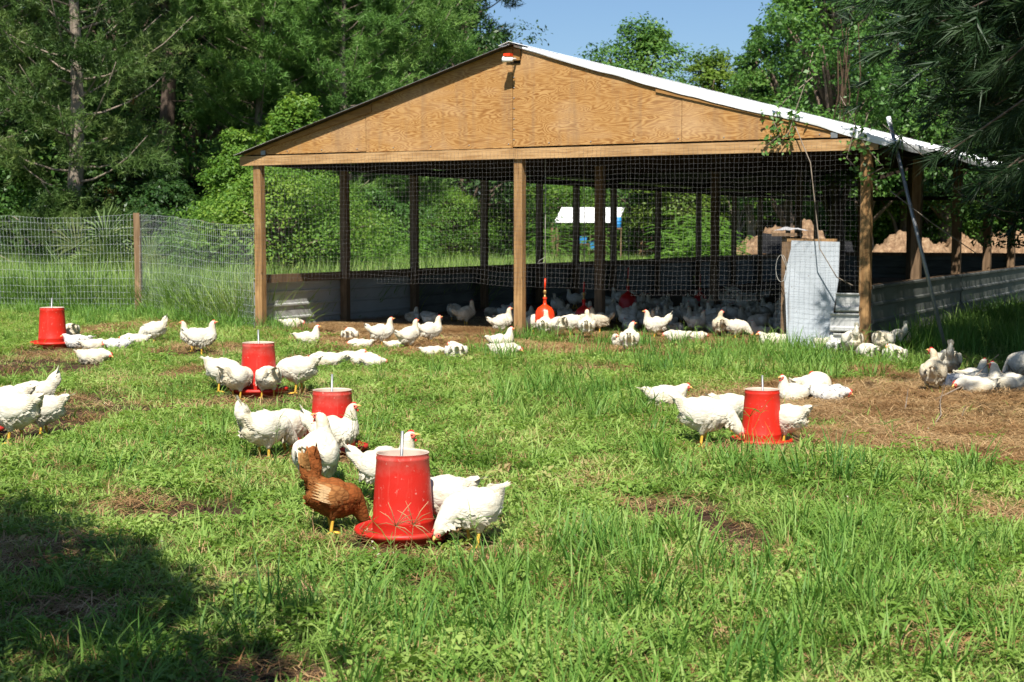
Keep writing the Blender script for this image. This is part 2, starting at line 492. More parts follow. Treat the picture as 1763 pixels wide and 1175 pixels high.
def ground_z(X, Y):
    X = np.asarray(X, float); Y = np.asarray(Y, float)
    near = np.clip((30 - Y) / 8, 0, 1) * np.clip((13 - np.abs(X)) / 4, 0, 1)
    z = (fbm(X * 0.7, Y * 0.7, 21, 3) - 0.5) * 0.07 + (fbm(X * 3, Y * 3, 31, 2) - 0.5) * 0.022
    soil, straw = worn(X, Y)
    return (z - soil * 0.02) * near

def axis(lo, hi, step, far_lo, far_hi):
    a = list(np.arange(lo, hi + 1e-6, step))
    x = a[0]; st = step; left = []
    while x > far_lo: st *= 1.35; x -= st; left.append(x)
    x = a[-1]; st = step; right = []
    while x < far_hi: st *= 1.35; x += st; right.append(x)
    return np.array(left[::-1] + a + right)

def ground_mat():
    t = NT('yard_soil_and_thatch')
    P = t.world_pos()
    soil = t.attr('soil'); straw = t.attr('straw')
    n1 = t.noise(P, 22.0, 6, 0.65); n2 = t.noise(P, 1.1, 4); n3 = t.noise(P, 70.0, 3, 0.6)
    base = t.ramp(n1, [(0.3, (0.030, 0.034, 0.012)), (0.55, (0.075, 0.075, 0.026)), (0.8, (0.16, 0.135, 0.06))])
    green = t.ramp(n2, [(0.3, (0.045, 0.075, 0.016)), (0.7, (0.095, 0.125, 0.035))])
    base = t.mix(0.45, base, green)
    sc = t.ramp(n1, [(0.3, (0.022, 0.012, 0.008)), (0.6, (0.062, 0.034, 0.022)), (0.85, (0.13, 0.08, 0.05))])
    tc = t.ramp(n3, [(0.3, (0.10, 0.052, 0.024)), (0.55, (0.24, 0.145, 0.075)), (0.8, (0.40, 0.28, 0.16))])
    c = t.mix(straw, base, tc); c = t.mix(soil, c, sc)
    hgt = t.math('ADD', n1, t.math('MULTIPLY', n3, 0.5))
    return t.done(t.principled(c, 0.95, 0.1, 0, hgt, 0.8, 0.03))
M['ground'] = ground_mat()
gx = axis(-8.5, 9.0, 0.11, -900, 900); gy = axis(3.0, 25.0, 0.11, -300, 1500)
GX, GY = np.meshgrid(gx, gy)
so_, st_ = worn(GX.ravel(), GY.ravel())
GV = np.stack([GX.ravel(), GY.ravel(), ground_z(GX.ravel(), GY.ravel())], 1)
nx, ny = len(gx), len(gy)
ii = (np.arange(ny - 1)[:, None] * nx + np.arange(nx - 1)[None, :]).ravel()
GF = np.stack([ii, ii + 1, ii + nx + 1, ii + nx], 1)
ground = link('ground', mesh_np('ground', GV, GF, M['ground'], True, {'soil': (so_, 'POINT'), 'straw': (st_ * (1 - 0.55 * so_), 'POINT')}))
tag(ground, 'grassy chicken yard with bare soil and straw patches', kind='structure')
def gz(x, y): return float(ground_z(np.array([x]), np.array([y]))[0])
# ------------------------------------------------------------------ the poultry shed
W_, LEN_ = SHED_W, SHED_LEN
shed = empty('poultry_shed', SHED_L, SHED_ANG, 'long open poultry shed with plywood gable, white metal roof and netting front', 'shed')
S_RIDGE = s_front(890, py=90)
p_r = shed_pt(S_RIDGE, 0)
Z_RIDGE = at(890, 79, p_r.y).z
Z_BEAM0, Z_BEAM1 = 2.50, 2.64
S_L, S_R = -0.30, W_ + 0.36
Z_EL, Z_ER = 2.655, 2.595
def roof_z(s): return Z_EL + (Z_RIDGE - Z_EL) * (s - S_L) / (S_RIDGE - S_L) if s <= S_RIDGE else Z_ER + (Z_RIDGE - Z_ER) * (S_R - s) / (S_R - S_RIDGE)

def rough_post(name, s, t_, z0, z1, w, mat_, parent, twist=0.0):
    mb = MB()
    n = 6
    V = []; Fs = []
    rng = random.Random(int(abs(s) * 131 + abs(t_) * 977) & 0xffff)
    ox = rng.uniform(-.01, .01); oy = rng.uniform(-.01, .01)
    for k in range(n + 1):
        z = z0 + (z1 - z0) * k / n
        bend = math.sin(k / n * math.pi)
        c = 0.86
        for dx, dy in ((-1, -c), (-c, -1), (c, -1), (1, -c), (1, c), (c, 1), (-c, 1), (-1, c)):
            V.append((dx * w / 2 + bend * ox + rng.uniform(-.0015, .0015), dy * w / 2 + bend * oy + rng.uniform(-.0015, .0015), z))
    for k in range(n):
        for i in range(8): Fs.append((k * 8 + i, k * 8 + (i + 1) % 8, (k + 1) * 8 + (i + 1) % 8, (k + 1) * 8 + i))
    Fs += [tuple(range(7, -1, -1)), tuple(range(n * 8, n * 8 + 8))]
    mb.add(V, Fs)
    return mb.build(name, mat_, parent, (s, t_, 0))

S_C = s_front(895, py=580)
for s in (0.0, S_C, W_): rough_post('post', s, 0, -0.2, Z_BEAM0 - 0.002, 0.13, M['timber'], shed)
LEFT_T = [2.28, 4.47, 7.06, 9.42, 11.2, 13.2, 15.9, 18.7, 21.5, 23.8, 26.5, LEN_]
RIGHT_T = [2.8, 5.55, 8.08, 10.6, 13.2, 15.9, 18.7, 21.5, 24.2, 26.8, LEN_]
MID_T = [2.67, 7.75, 12.9, 18.1, 23.3]
for t_ in LEFT_T: rough_post('post', 0.0, t_, -0.2, Z_BEAM0 - 0.002, 0.125, M['old_wood'], shed)
for t_ in RIGHT_T: rough_post('post', W_, t_, -0.2, Z_BEAM0 - 0.002, 0.13, M['old_wood'], shed)
for t_ in MID_T: rough_post('post', S_C, t_, -0.2, roof_z(S_C) - 0.33, 0.135, M['old_wood'], shed)
for s in (W_ * 0.33, W_ * 0.66): rough_post('post', s, LEN_, -0.2, Z_BEAM0 - 0.002, 0.12, M['old_wood'], shed)

# front beam: three boards butted end to end, a header behind
cuts = [S_L + 0.02, S_C - 0.02, W_ + 0.16]
for i in range(2):
    mb = MB(); mb.box((((cuts[i] + cuts[i + 1]) / 2), -0.085, (Z_BEAM0 + Z_BEAM1) / 2 - 0.004 * i), (cuts[i + 1] - cuts[i] - 0.004, 0.038, Z_BEAM1 - Z_BEAM0))
    mb.build('front_beam', M['beam'], shed)
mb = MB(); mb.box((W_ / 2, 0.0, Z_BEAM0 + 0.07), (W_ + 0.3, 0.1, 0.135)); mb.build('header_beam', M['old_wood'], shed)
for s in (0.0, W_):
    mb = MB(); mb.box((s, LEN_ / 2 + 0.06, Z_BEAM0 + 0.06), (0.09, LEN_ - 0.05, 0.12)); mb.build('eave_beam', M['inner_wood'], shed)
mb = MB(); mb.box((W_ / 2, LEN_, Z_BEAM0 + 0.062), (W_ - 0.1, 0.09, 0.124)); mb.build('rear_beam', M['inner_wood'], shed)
# inner lintel seen darker under the front beam
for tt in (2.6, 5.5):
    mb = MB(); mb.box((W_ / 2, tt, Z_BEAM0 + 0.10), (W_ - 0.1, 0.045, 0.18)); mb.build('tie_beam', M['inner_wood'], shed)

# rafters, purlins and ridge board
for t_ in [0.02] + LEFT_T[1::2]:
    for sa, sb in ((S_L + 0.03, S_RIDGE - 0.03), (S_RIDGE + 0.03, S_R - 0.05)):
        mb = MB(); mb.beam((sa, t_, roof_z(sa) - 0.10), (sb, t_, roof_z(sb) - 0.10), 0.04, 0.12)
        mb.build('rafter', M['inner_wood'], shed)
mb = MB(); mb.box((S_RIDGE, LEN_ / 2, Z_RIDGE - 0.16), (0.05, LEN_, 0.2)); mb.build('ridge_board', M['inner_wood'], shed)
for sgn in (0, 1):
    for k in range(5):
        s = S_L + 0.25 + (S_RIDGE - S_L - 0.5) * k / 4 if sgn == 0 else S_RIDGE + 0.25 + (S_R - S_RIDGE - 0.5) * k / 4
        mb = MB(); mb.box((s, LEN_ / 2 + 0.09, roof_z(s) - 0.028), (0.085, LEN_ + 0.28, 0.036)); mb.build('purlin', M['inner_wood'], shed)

# gable plywood, four sheets with open seams
seams = [-0.22] + [s_front(px, py=230) for px in (636, 888, 1178)] + [W_ + 0.05]
for i in range(4):
    a, b = seams[i] + 0.004, seams[i + 1] - 0.004
    zb = Z_BEAM1 + 0.022 - (0.012 if i == 1 else 0)
    top = [(s, roof_z(s) - 0.010) for s in np.linspace(a, b, 9)]
    if a < S_RIDGE < b: top = sorted(top + [(S_RIDGE, roof_z(S_RIDGE) - 0.010)])
    top = [(s, max(z, zb + 0.004)) for s, z in top]
    prof = [(a, zb), (b, zb)] + top[::-1]
    mb = MB(); n = len(prof)
    y0, y1 = -0.088 - 0.002 * (i % 2), -0.072
    V = [(s, y0, z) for s, z in prof] + [(s, y1, z) for s, z in prof]
    mb.add(V, [tuple(range(n)), tuple(range(2 * n - 1, n - 1, -1))] + [(k, k + n, (k + 1) % n + n, (k + 1) % n) for k in range(n)])
    mb.build('gable_panel', M['plywood'], shed)
# rake boards on the face of the gable, ridge block, joint plates
for sa, sb in ((S_L + 0.12, S_L + 2.4), (S_R - 3.1, S_R - 0.45)):
    drop = 0.115
    V = []
    for yy in (-0.112, -0.0925):
        for s, dz in ((sa, -0.03 - drop), (sb, -0.03 - drop), (sb, -0.03), (sa, -0.03)):
            z = roof_z(s) + dz
            V.append((s, yy, max(z, Z_BEAM1 + (0.006 if dz < -0.1 else 0.03))))
    mb = MB(); mb.add(V, [(0, 1, 2, 3), (7, 6, 5, 4), (0, 4, 5, 1), (1, 5, 6, 2), (2, 6, 7, 3), (3, 7, 4, 0)])
    mb.build('rake_board', M['rake'], shed)
for ds in (-0.05, 0.06):
    mb = MB(); mb.box((S_RIDGE + ds, -0.112, Z_RIDGE - 0.12 - abs(ds) * .3), (0.10, 0.036, 0.15)); mb.build('ridge_block', M['rake'], shed)
for px in (461, 1440):
    s = s_front(px, py=268)
    mb = MB(); mb.box((s, -0.1135, Z_BEAM1 + 0.045), (0.085, 0.004, 0.065)); mb.build('nail_plate', M['galv'], shed)
mb = MB()
for s in (s_front(888, py=200) + 0.02,):
    for k in range(9): mb.ball((s, -0.0905, Z_BEAM1 + 0.12 + k * 0.14), 0.010, 6, 4)
for k in range(14): mb.ball((0.6 + k * 0.62, -0.0905, Z_BEAM1 + 0.06), 0.010, 6, 4)
tag(mb.build('nail_heads', M['galv'], shed), kind='stuff')

# roof: corrugated sheets side by side along the shed, both slopes
SH_W = 0.915
def roof_sheet(sa, sb, side):
    nrib = 4; per = SH_W / nrib; ys = []
    for r in range(nrib):
        y = r * per
        ys += [(y, 0), (y + per * 0.62, 0), (y + per * 0.70, 0.019), (y + per * 0.88, 0.019), (y + per * 0.96, 0)]
    ys.append((SH_W + 0.02, 0.003))
    V = []; Fs = []
    ns = 14
    for k in range(ns + 1):
        s = sa + (sb - sa) * k / ns
        w = 0.0
        for y, h in ys: V.append((s, y, roof_z(s) + h + (w if y == 0 else 0)))
    m = len(ys)
    for k in range(ns):
        for i in range(m - 1): Fs.append((k * m + i, (k + 1) * m + i, (k + 1) * m + i + 1, k * m + i + 1) if side else (k * m + i, k * m + i + 1, (k + 1) * m + i + 1, (k + 1) * m + i))
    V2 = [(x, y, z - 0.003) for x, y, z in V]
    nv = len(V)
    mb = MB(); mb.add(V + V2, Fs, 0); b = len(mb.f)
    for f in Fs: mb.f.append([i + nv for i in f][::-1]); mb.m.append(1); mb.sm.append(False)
    for i in range(m - 1):   # close the ends
        for k in (0, ns): mb.f.append([k * m + i, k * m + i + 1, k * m + i + 1 + nv, k * m + i + nv]); mb.m.append(0); mb.sm.append(False)
    for k in range(ns):
        for i in (0, m - 1): mb.f.append([k * m + i, (k + 1) * m + i, (k + 1) * m + i + nv, k * m + i + nv]); mb.m.append(0); mb.sm.append(False)
    return mb.mesh('roof_sheet', [M['roof_white'], M['roof_under']])
shL = roof_sheet(S_RIDGE, S_L, 0); shR = roof_sheet(S_RIDGE, S_R, 1)
nsh = int((LEN_ + 0.5) / SH_W)
for k in range(nsh):
    for me, nm in ((shL, 'L'), (shR, 'R')):
        link('roof_sheet', me, shed, (0, (-0.22 if nm == 'L' else -0.122) + k * SH_W, 0.001 * (k % 2)), (math.radians(random.uniform(-.08, .08)), 0, 0))
for k in range(8):
    mb = MB(); y0 = -0.24 + k * 3.75; y1 = y0 + 3.77
    V = []
    for y in (y0, y1):
        for ds in (-0.16, 0, 0.16): V.append((S_RIDGE + ds, y, roof_z(S_RIDGE + ds) + (0.034 if ds == 0 else 0.030) + 0.002 * (k % 2)))
    V2 = [(x, y, z - 0.004) for x, y, z in V]
    mb.add(V + V2, [(0, 1, 4, 3), (1, 2, 5, 4), (6, 9, 10, 7), (7, 10, 11, 8), (0, 6, 7, 1), (1, 7, 8, 2), (3, 4, 10, 9), (4, 5, 11, 10), (0, 3, 9, 6), (2, 8, 11, 5)])
    mb.build('ridge_cap', M['roof_white'], shed)

# bent-down front edge of the first sheets, wavy where it was cut by hand
for sa, sb, d0, yf in ((S_RIDGE + 0.02, S_R, 0.085, -0.1225), (S_L, S_RIDGE - 0.10, 0.008, -0.2225)):
    n = 60; V = []
    for k in range(n + 1):
        s = sa + (sb - sa) * k / n
        wv = d0 * (0.85 + 0.55 * (fbm(np.array([s * 1.1]), np.array([0.3]), 7, 3)[0] - 0.5) * 2) * min(1, 0.35 + 0.9 * min(k, n - k * 0.6) / n * 2)
        for yy, dz in ((yf - .004, 0.002), (yf - 0.010, -wv * 0.5), (yf - .003, -wv), (yf, -wv), (yf - .006, -wv * 0.5), (yf, 0.002)): V.append((s, yy, roof_z(s) + dz))
    mb = MB(); mb.add(V, [(k * 6 + i, (k + 1) * 6 + i, (k + 1) * 6 + (i + 1) % 6, k * 6 + (i + 1) % 6) for k in range(n) for i in range(6)])
    mb.build('edge_flashing', M['roof_white'] if d0 > 0.05 else M['galv'], shed)

n = 34; V = []
for k in range(n + 1):
    y = -0.12 + 29.3 * k / n; dr = 0.075 + 0.02 * math.sin(k * 1.3)
    for ds, dz in ((0.002, 0.003), (0.008, -dr * .5), (0.003, -dr), (0.0, -dr), (0.004, -dr * .5), (-0.001, 0.003)): V.append((S_R + ds, y, roof_z(S_R) + dz))
mb = MB(); mb.add(V, [(k * 6 + i, k * 6 + (i + 1) % 6, (k + 1) * 6 + (i + 1) % 6, (k + 1) * 6 + i) for k in range(n) for i in range(6)])
mb.build('eave_flashing', M['roof_white'], shed)

# knee walls: ribbed sheet metal, laid with the ribs horizontal
def siding_sheet(length, rows, row_h, depth=0.022):
    prof = []
    for r in range(rows):
        z = r * row_h
        prof += [(0, z), (0, z + row_h * 0.74), (depth, z + row_h * 0.80), (depth, z + row_h * 0.93), (0, z + row_h * 0.985)]
    n = len(prof); V = []
    m = max(2, int(length / 0.45))
    for k in range(m + 1):
        y = length * k / m
        for d, z in prof: V.append((d + 0.004 * math.sin(y * 3 + z * 5), y, z))
    Fs = [(k * n + i, (k + 1) * n + i, (k + 1) * n + i + 1, k * n + i + 1) for k in range(m) for i in range(n - 1)]
    nv = len(V); V2 = [(x - 0.004, y, z) for x, y, z in V]
    F2 = [tuple(i + nv for i in f)[::-1] for f in Fs]
    ends = []
    for k in (0, m):
        for i in range(n - 1): ends.append((k * n + i, k * n + i + 1, k * n + i + 1 + nv, k * n + i + nv))
    for k in range(m):
        for i in (0, n - 1): ends.append((k * n + i, (k + 1) * n + i, (k + 1) * n + i + nv, k * n + i + nv))
    mb = MB(); mb.add(V + V2, Fs + F2 + ends)
    return mb
lt = [0.0] + LEFT_T
for i in range(0, len(lt) - 1, 2):
    a, b = lt[i], lt[min(i + 2, len(lt) - 1)]
    mb = siding_sheet(b - a + 0.03, 4, 0.205)
    mb.build('wall_sheet', M['siding'] if i == 0 else M['shaded_siding'], shed, (-0.10 - 0.006 * (i % 4), a - 0.02, -0.02))  # past the front bays the shade is put into the sheet colour
    mb = MB(); mb.box((-0.045, (a + b) / 2, 0.785), (0.04, b - a - 0.004, 0.13)); mb.build('top_board', M['old_wood'], shed)
rt = [0.06] + RIGHT_T
for i in range(0, len(rt) - 1, 2):
    a, b = rt[i], rt[min(i + 2, len(rt) - 1)]
    for lo, mat_ in ((0, 0),):
        mb = siding_sheet(b - a + 0.03, 4, 0.215)
        mb.build('wall_sheet', M['shaded_siding'], shed, (W_ + 0.075 + 0.006 * (i % 4), a - 0.02, -0.01))
    mb = MB(); mb.box((W_ + 0.045, (a + b) / 2, 0.80), (0.035, b - a - 0.004, 0.11)); mb.build('top_board', M['old_wood'], shed)
# loose ends of spare sheets that stick out past the right front post
for k, (z0, l) in enumerate(((0.02, 0.30), (0.27, 0.34), (0.52, 0.27))):
    mb = MB(); V = []
    prof = [(0, 0), (0.03, 0.02), (0.03, 0.06), (0.0, 0.08), (0.0, 0.20), (0.03, 0.22), (0.03, 0.235)]
    for s in (-l, 0.02):
        for d, z in prof: V.append((s, -d, z))
    n = len(prof); nv = len(V)
    V2 = [(x, y + 0.006, z) for x, y, z in V]
    Fs = [(i, i + 1, n + i + 1, n + i) for i in range(n - 1)]
    mb.add(V + V2, Fs + [tuple(q + nv for q in f)[::-1] for f in Fs] + [(i, i + nv, i + 1 + nv, i + 1) for i in range(n - 1)] + [(n + i, n + i + 1, n + i + 1 + nv, n + i + nv) for i in range(n - 1)])
    mb.build('sheet_end', M['siding'], shed, (W_ - 0.055, -0.085 - 0.012 * k, z0))
mb = siding_sheet(W_ - 0.2, 4, 0.21)
mb.build('wall_sheet', M['shaded_siding'], shed, (W_ - 0.1, LEN_ + 0.09, -0.01), (0, 0, math.pi / 2))
mb = MB(); mb.box((W_ / 2, LEN_ + 0.05, 0.80), (W_ - 0.2, 0.035, 0.11)); mb.build('top_board', M['old_wood'], shed)
# bedding inside
def bedding_mat():
    t = NT('chip_bedding'); n = t.noise(t.map(), 30, 6, 0.7)
    c = t.ramp(n, [(0.3, (0.045, 0.024, 0.013)), (0.55, (0.12, 0.070, 0.036)), (0.8, (0.25, 0.16, 0.09))])
    return t.done(t.principled(c, 0.95, 0.1, 0, n, 0.8, 0.02))
M['bedding'] = bedding_mat()
nb = 60; bx = np.linspace(0.1, W_ - 0.1, nb); by = np.linspace(0.15, LEN_ - 0.1, 120)
BX, BY = np.meshgrid(bx, by)
wx = SHED_L.x + U.x * BX + D.x * BY; wy = SHED_L.y + U.y * BX + D.y * BY
BZ = np.maximum(ground_z(wx, wy), 0) + 0.02 + 0.03 * fbm(BX * 2, BY * 2, 3, 3) * np.clip((BY - 0.1) / 0.5, 0, 1)
jj = (np.arange(119)[:, None] * nb + np.arange(nb - 1)[None, :]).ravel()
bed = link('bedding_floor', mesh_np('bedding_floor', np.stack([BX.ravel(), BY.ravel(), BZ.ravel()], 1), np.stack([jj, jj + 1, jj + nb + 1, jj + nb], 1), M['bedding']))
bed.location = SHED_L; bed.rotation_euler = (0, 0, SHED_ANG)
tag(bed, 'brown chip bedding over the shed floor', kind='structure')

# ------------------------------------------------------------------ wire nets
def wire_net(P, keep_v, keep_h, r):
    """P (nv,nh,3) grid of knots; square-section wires along both directions as one mesh"""
    nv, nh, _ = P.shape
    V = []; Fs = []; base = 0
    def runs(pts, ok, e1, e2):
        nonlocal base
        # segments as 3-sided prisms, sharing knots
        n = len(pts)
        ang = np.array([0.5, 2.6, 4.7])
        ring = pts[:, None, :] + r * (np.cos(ang)[None, :, None] * e1 + np.sin(ang)[None, :, None] * e2)
        V.append(ring.reshape(-1, 3))
        k = np.nonzero(ok)[0]
        for i in range(3):
            j = (i + 1) % 3
            Fs.append(np.stack([k * 3 + i, k * 3 + j, (k + 1) * 3 + j, (k + 1) * 3 + i], 1) + base)
        base += n * 3
    X = np.array([1., 0, 0]); Y = np.array([0, 1., 0]); Z = np.array([0, 0, 1.])
    for i in range(nv):
        if keep_v[i].any(): runs(P[i], keep_v[i][:-1] & keep_v[i][1:], X, Y)
    for j in range(nh):
        if keep_h[:, j].any(): runs(P[:, j], keep_h[:-1, j] & keep_h[1:, j], Y, Z)
    return np.concatenate(V), np.concatenate(Fs)

# netting over the open front
cell = 0.062
ns_ = int(W_ / cell) + 2; nz_ = int(2.66 / cell) + 1
si = np.arange(ns_) * cell - 0.05; zj = 2.63 - np.arange(nz_) * cell
SI, ZJ = np.meshgrid(si, zj, indexing='ij')
s_door = s_front(1335, py=520)
hem = 0.80 - 0.06 * np.clip(si / 3.5, 0, 1) + 0.05 * (fbm(si * 1.1, si * 0, 4, 3) - 0.5) * 2
hem = np.where(si > s_front(1000, py=500), hem - 0.10 * np.clip((si - s_front(1000, py=500)) / 2.5, 0, 1), hem)
hem = np.where(si > s_door, 0.03, hem)
loose = np.clip((2.3 - ZJ) / 1.4, 0, 1)
PX_ = SI + (fbm(SI * 0.9, ZJ * 0.8, 41, 3) - 0.5) * 0.11 * loose + (fbm(SI * 3, ZJ * 3, 47, 2) - 0.5) * 0.028
PY_ = -0.122 - 0.05 * loose * fbm(SI * 0.7, ZJ * 0.9, 43, 3) - 0.05 * np.clip(1 - (ZJ - hem[:, None]) / 0.35, 0, 1)
PZ_ = ZJ + (fbm(SI * 0.8, ZJ * 0.9, 45, 3) - 0.5) * 0.10 * loose + (fbm(SI * 3, ZJ * 3, 49, 2) - 0.5) * 0.03
keep = ZJ >= hem[:, None]
Vn, Fn = wire_net(np.stack([PX_, PY_, PZ_], -1), keep, keep, 0.00095)
net = link('netting', mesh_np('netting', Vn, Fn, M['net']), shed)
tag(net, kind='stuff')
# second, coarser net on the left flank (seen against the field)
cell2 = 0.11
ti = np.arange(int((LEN_) / cell2)) * cell2; zk = 2.48 - np.arange(int(1.62 / cell2)) * cell2
TI, ZK = np.meshgrid(ti, zk, indexing='ij')
Q = np.stack([-0.075 + (fbm(TI, ZK, 60, 2) - 0.5) * 0.05, TI + (fbm(TI * 1.3, ZK * 1.3, 61, 2) - 0.5) * 0.05, ZK + (fbm(TI * 1.2, ZK, 63, 2) - 0.5) * 0.06], -1)
kk = np.ones(TI.shape, bool)
def wire_net2(P, r):
    nv, nh, _ = P.shape; V = []; Fs = []; b = 0
    ang = np.array([0.5, 2.6, 4.7]); X = np.array([1., 0, 0]); Y = np.array([0, 1., 0]); Z = np.array([0, 0, 1.])
    for axis_, e1, e2 in ((0, X, Y), (1, X, Z)):
        for i in range(P.shape[axis_]):
            pts = P[i] if axis_ == 0 else P[:, i]
            ring = pts[:, None, :] + r * (np.cos(ang)[None, :, None] * e1 + np.sin(ang)[None, :, None] * e2)
            V.append(ring.reshape(-1, 3)); k = np.arange(len(pts) - 1)
            for q in range(3): Fs.append(np.stack([k * 3 + q, k * 3 + (q + 1) % 3, (k + 1) * 3 + (q + 1) % 3, (k + 1) * 3 + q], 1) + b)
            b += len(pts) * 3
    return np.concatenate(V), np.concatenate(Fs)
V2_, F2_ = wire_net2(Q, 0.0009)
tag(link('side_netting', mesh_np('side_netting', V2_, F2_, M['net']), shed), kind='stuff')

# ------------------------------------------------------------------ door panel, box behind it, pipe, light
s0, s1 = s_front(1341, py=500), s_front(1444, py=500)
w = s1 - s0
panel = empty('door_panel', shed_pt((s0 + s1) / 2, 0.03, gz(*shed_pt((s0 + s1) / 2, 0.03).xy)), SHED_ANG, 'pale grey metal door sheet with a bent corner standing behind the netting', 'door')
outline = [(-w * 0.34, 0.0), (w * 0.36, 0.0), (w * 0.39, 0.42), (w * 0.48, 0.9), (w * 0.5, 1.385), (-w * 0.30, 1.40), (-w * 0.31, 1.30), (-w * 0.43, 0.92), (-w * 0.40, 0.62)]
n = len(outline)
V = [(x, -0.008 - 0.05 * max(0, 0.6 - z) + 0.02 * math.sin(z * 3), z) for x, z in outline] + [(x, 0.006 - 0.05 * max(0, 0.6 - z) + 0.02 * math.sin(z * 3), z) for x, z in outline]
mb = MB(); mb.add(V, [tuple(range(n)), tuple(range(2 * n - 1, n - 1, -1))] + [(k, k + n, (k + 1) % n + n, (k + 1) % n) for k in range(n)])
mb.build('sheet', M['white_door'], panel)
mb = MB(); mb.box((0.02, 0.022, 1.405), (w * 0.82, 0.05, 0.035)); mb.build('top_rail', M['timber'], panel)
lp = [Vector((-w * 0.36 + 0.07 * math.sin(a) - 0.08, -0.03, 1.05 + 0.17 * math.cos(a))) for a in np.linspace(0, 6.28, 26)]
mb = MB(); mb.tube(lp + [Vector((-w * 0.37, -0.03, 1.05))], 0.0035, 6); mb.build('wire_loop', M['cord'], panel)
# stand with a plank top and a grey rag, right behind
bs = (s_front(1345, py=470), 0.36)
stand = empty('timber_stand', shed_pt(bs[0], bs[1], 0.0), SHED_ANG, 'rough timber stand with a plank top behind the pale door sheet', 'stand')
mb = MB(); mb.box((0.0, 0, 0.72), (0.17, 0.16, 1.44)); mb.build('upright', M['old_wood'], stand)
mb = MB(); mb.box((-0.04, 0, 1.468), (0.33, 0.26, 0.04)); mb.build('plank_top', M['old_wood'], stand)
gx_ = np.linspace(-0.2, 0.22, 12); gy_ = np.linspace(-0.12, 0.12, 7)
RX, RY = np.meshgrid(gx_, gy_)
RZ = 0.02 + 0.10 * fbm(RX * 9 + 2, RY * 9, 71, 3) * (1 - (RX / 0.24) ** 2) * (1 - (RY / 0.15) ** 2)
q = (np.arange(6)[:, None] * 12 + np.arange(11)[None, :]).ravel()
nq = RX.size
Vr = np.concatenate([np.stack([RX.ravel(), RY.ravel(), RZ.ravel()], 1), np.stack([RX.ravel(), RY.ravel(), 0 * RZ.ravel()], 1)])
Fr = np.stack([q, q + 1, q + 13, q + 12], 1); Fr = np.concatenate([Fr, Fr[:, ::-1] + nq])
rag = link('rag', mesh_np('rag', Vr, Fr, M['rag']))
rp = shed_pt(bs[0] + 0.02, bs[1], 1.494); rag.location = rp; rag.rotation_euler = (0, 0, SHED_ANG)
tag(rag, 'crumpled grey rag lying on the plank top of the timber stand', 'rag')

# pale pipe leaning on the eave
pipe = empty('pipe', (0, 0, 0), 0, 'long pale pipe leaning against the right eave of the shed', 'pipe')
a = shed_pt(W_ + 0.50, 0.28); zt = at(1530, 203, a.y).z
pa = at(1530, 203, 18.30); pb = at(1612, 537, 17.75)
pb = Vector((pb.x, pb.y, pb.z))
dirp = (pb - pa).normalized(); pe = pa + dirp * ((pa.z - 0.0) / -dirp.z)
mb = MB(); mb.tube([pa, (pa + pe) / 2, pe], 0.023, 12); mb.build('tube', M['galv'], pipe)
mb = MB(); mb.tube([pa - dirp * 0.012, pa + dirp * 0.10], 0.028, 12); mb.build('end_cap', M['white_plastic'], pipe)
M['pipe_paint'] = simple('pale_painted_pipe', (0.80, 0.81, 0.81), 0.5, 0.35, 0, 5, 0.15)
pipe.children[0].data.materials[0] = M['pipe_paint']

lamp = empty('gable_light', shed_pt(s_front(892, py=105), -0.10, at(892, 104, p_r.y).z), SHED_ANG, 'white and red light fitting on an arm near the top of the plywood gable', 'light fitting')
mb = MB(); mb.box((0.012, 0.003, -0.008), (0.15, 0.012, 0.10)); mb.build('back_plate', M['inner_wood'], lamp)
mb = MB(); mb.tube([(0.03, 0.0, 0.0), (0.02, -0.14, -0.01), (0.0, -0.20, -0.02)], 0.016, 8); arm = mb.build('arm', M['white_plastic'], lamp)
mb = MB(); mb.tube([(0.075, -0.20, -0.03), (-0.03, -0.21, -0.025), (-0.06, -0.21, -0.02), (-0.075, -0.21, -0.02)], [0.03, 0.036, 0.045, 0.02], 12); mb.build('lamp_head', M['white_plastic'], arm)
mb = MB(); mb.box((0.0, -0.19, 0.04), (0.10, 0.09, 0.035)); mb.build('sensor_cap', M['orange_red'], lamp)

# ------------------------------------------------------------------ wire fence on the left
f0 = Vector((-11.6, 27.6, 0)); f1 = on_ground(239, 545); f2 = SHED_L + Vector((-0.10, -0.02, 0))
fence = empty('wire_fence', f1, 0, 'galvanised square wire fence on timber posts left of the shed', 'fence')
def fence_run(a, b, h0, h1, lean):
    a, b = Vector(a), Vector(b); L = (b - a).length; T = (b - a) / L
    nvv = int(L / 0.070); vs_ = np.arange(nvv + 1) / nvv
    zz = np.array([0.02, 0.12, 0.22, 0.32, 0.44, 0.56, 0.70, 0.84, 1.0, 1.16, 1.32, 1.48, 1.62, 1.76, 1.86]) / 1.86
    A, B = np.meshgrid(vs_, zz, indexing='ij')
    H = h0 + (h1 - h0) * A + 0.03 * np.sin(A * L * 1.3)
    wob = (fbm(A * L * 0.8, B * 2, 77, 3) - 0.5) * 0.16 * B
    sag = lean * B
    Nn = Vector((-T.y, T.x, 0))
    P = np.stack([a.x + T.x * (A * L + sag) + Nn.x * wob - f1.x, a.y + T.y * (A * L + sag) + Nn.y * wob - f1.y, B * H + (fbm(A * L * 1.5, B * 4, 79, 2) - 0.5) * 0.05], -1)
    keep_ = np.ones(A.shape, bool)
    return wire_net(P, keep_, keep_, 0.0021)
v1, q1 = fence_run(f0, f1, 1.78, 1.80, -0.05)
v2, q2 = fence_run(f1, f2, 1.80, 1.62, 0.06)
for vv, qq in ((v1, q1), (v2, q2)):
    tag(link('wire_panel', mesh_np('wire_panel', vv, qq, M['wire']), fence), kind='stuff')
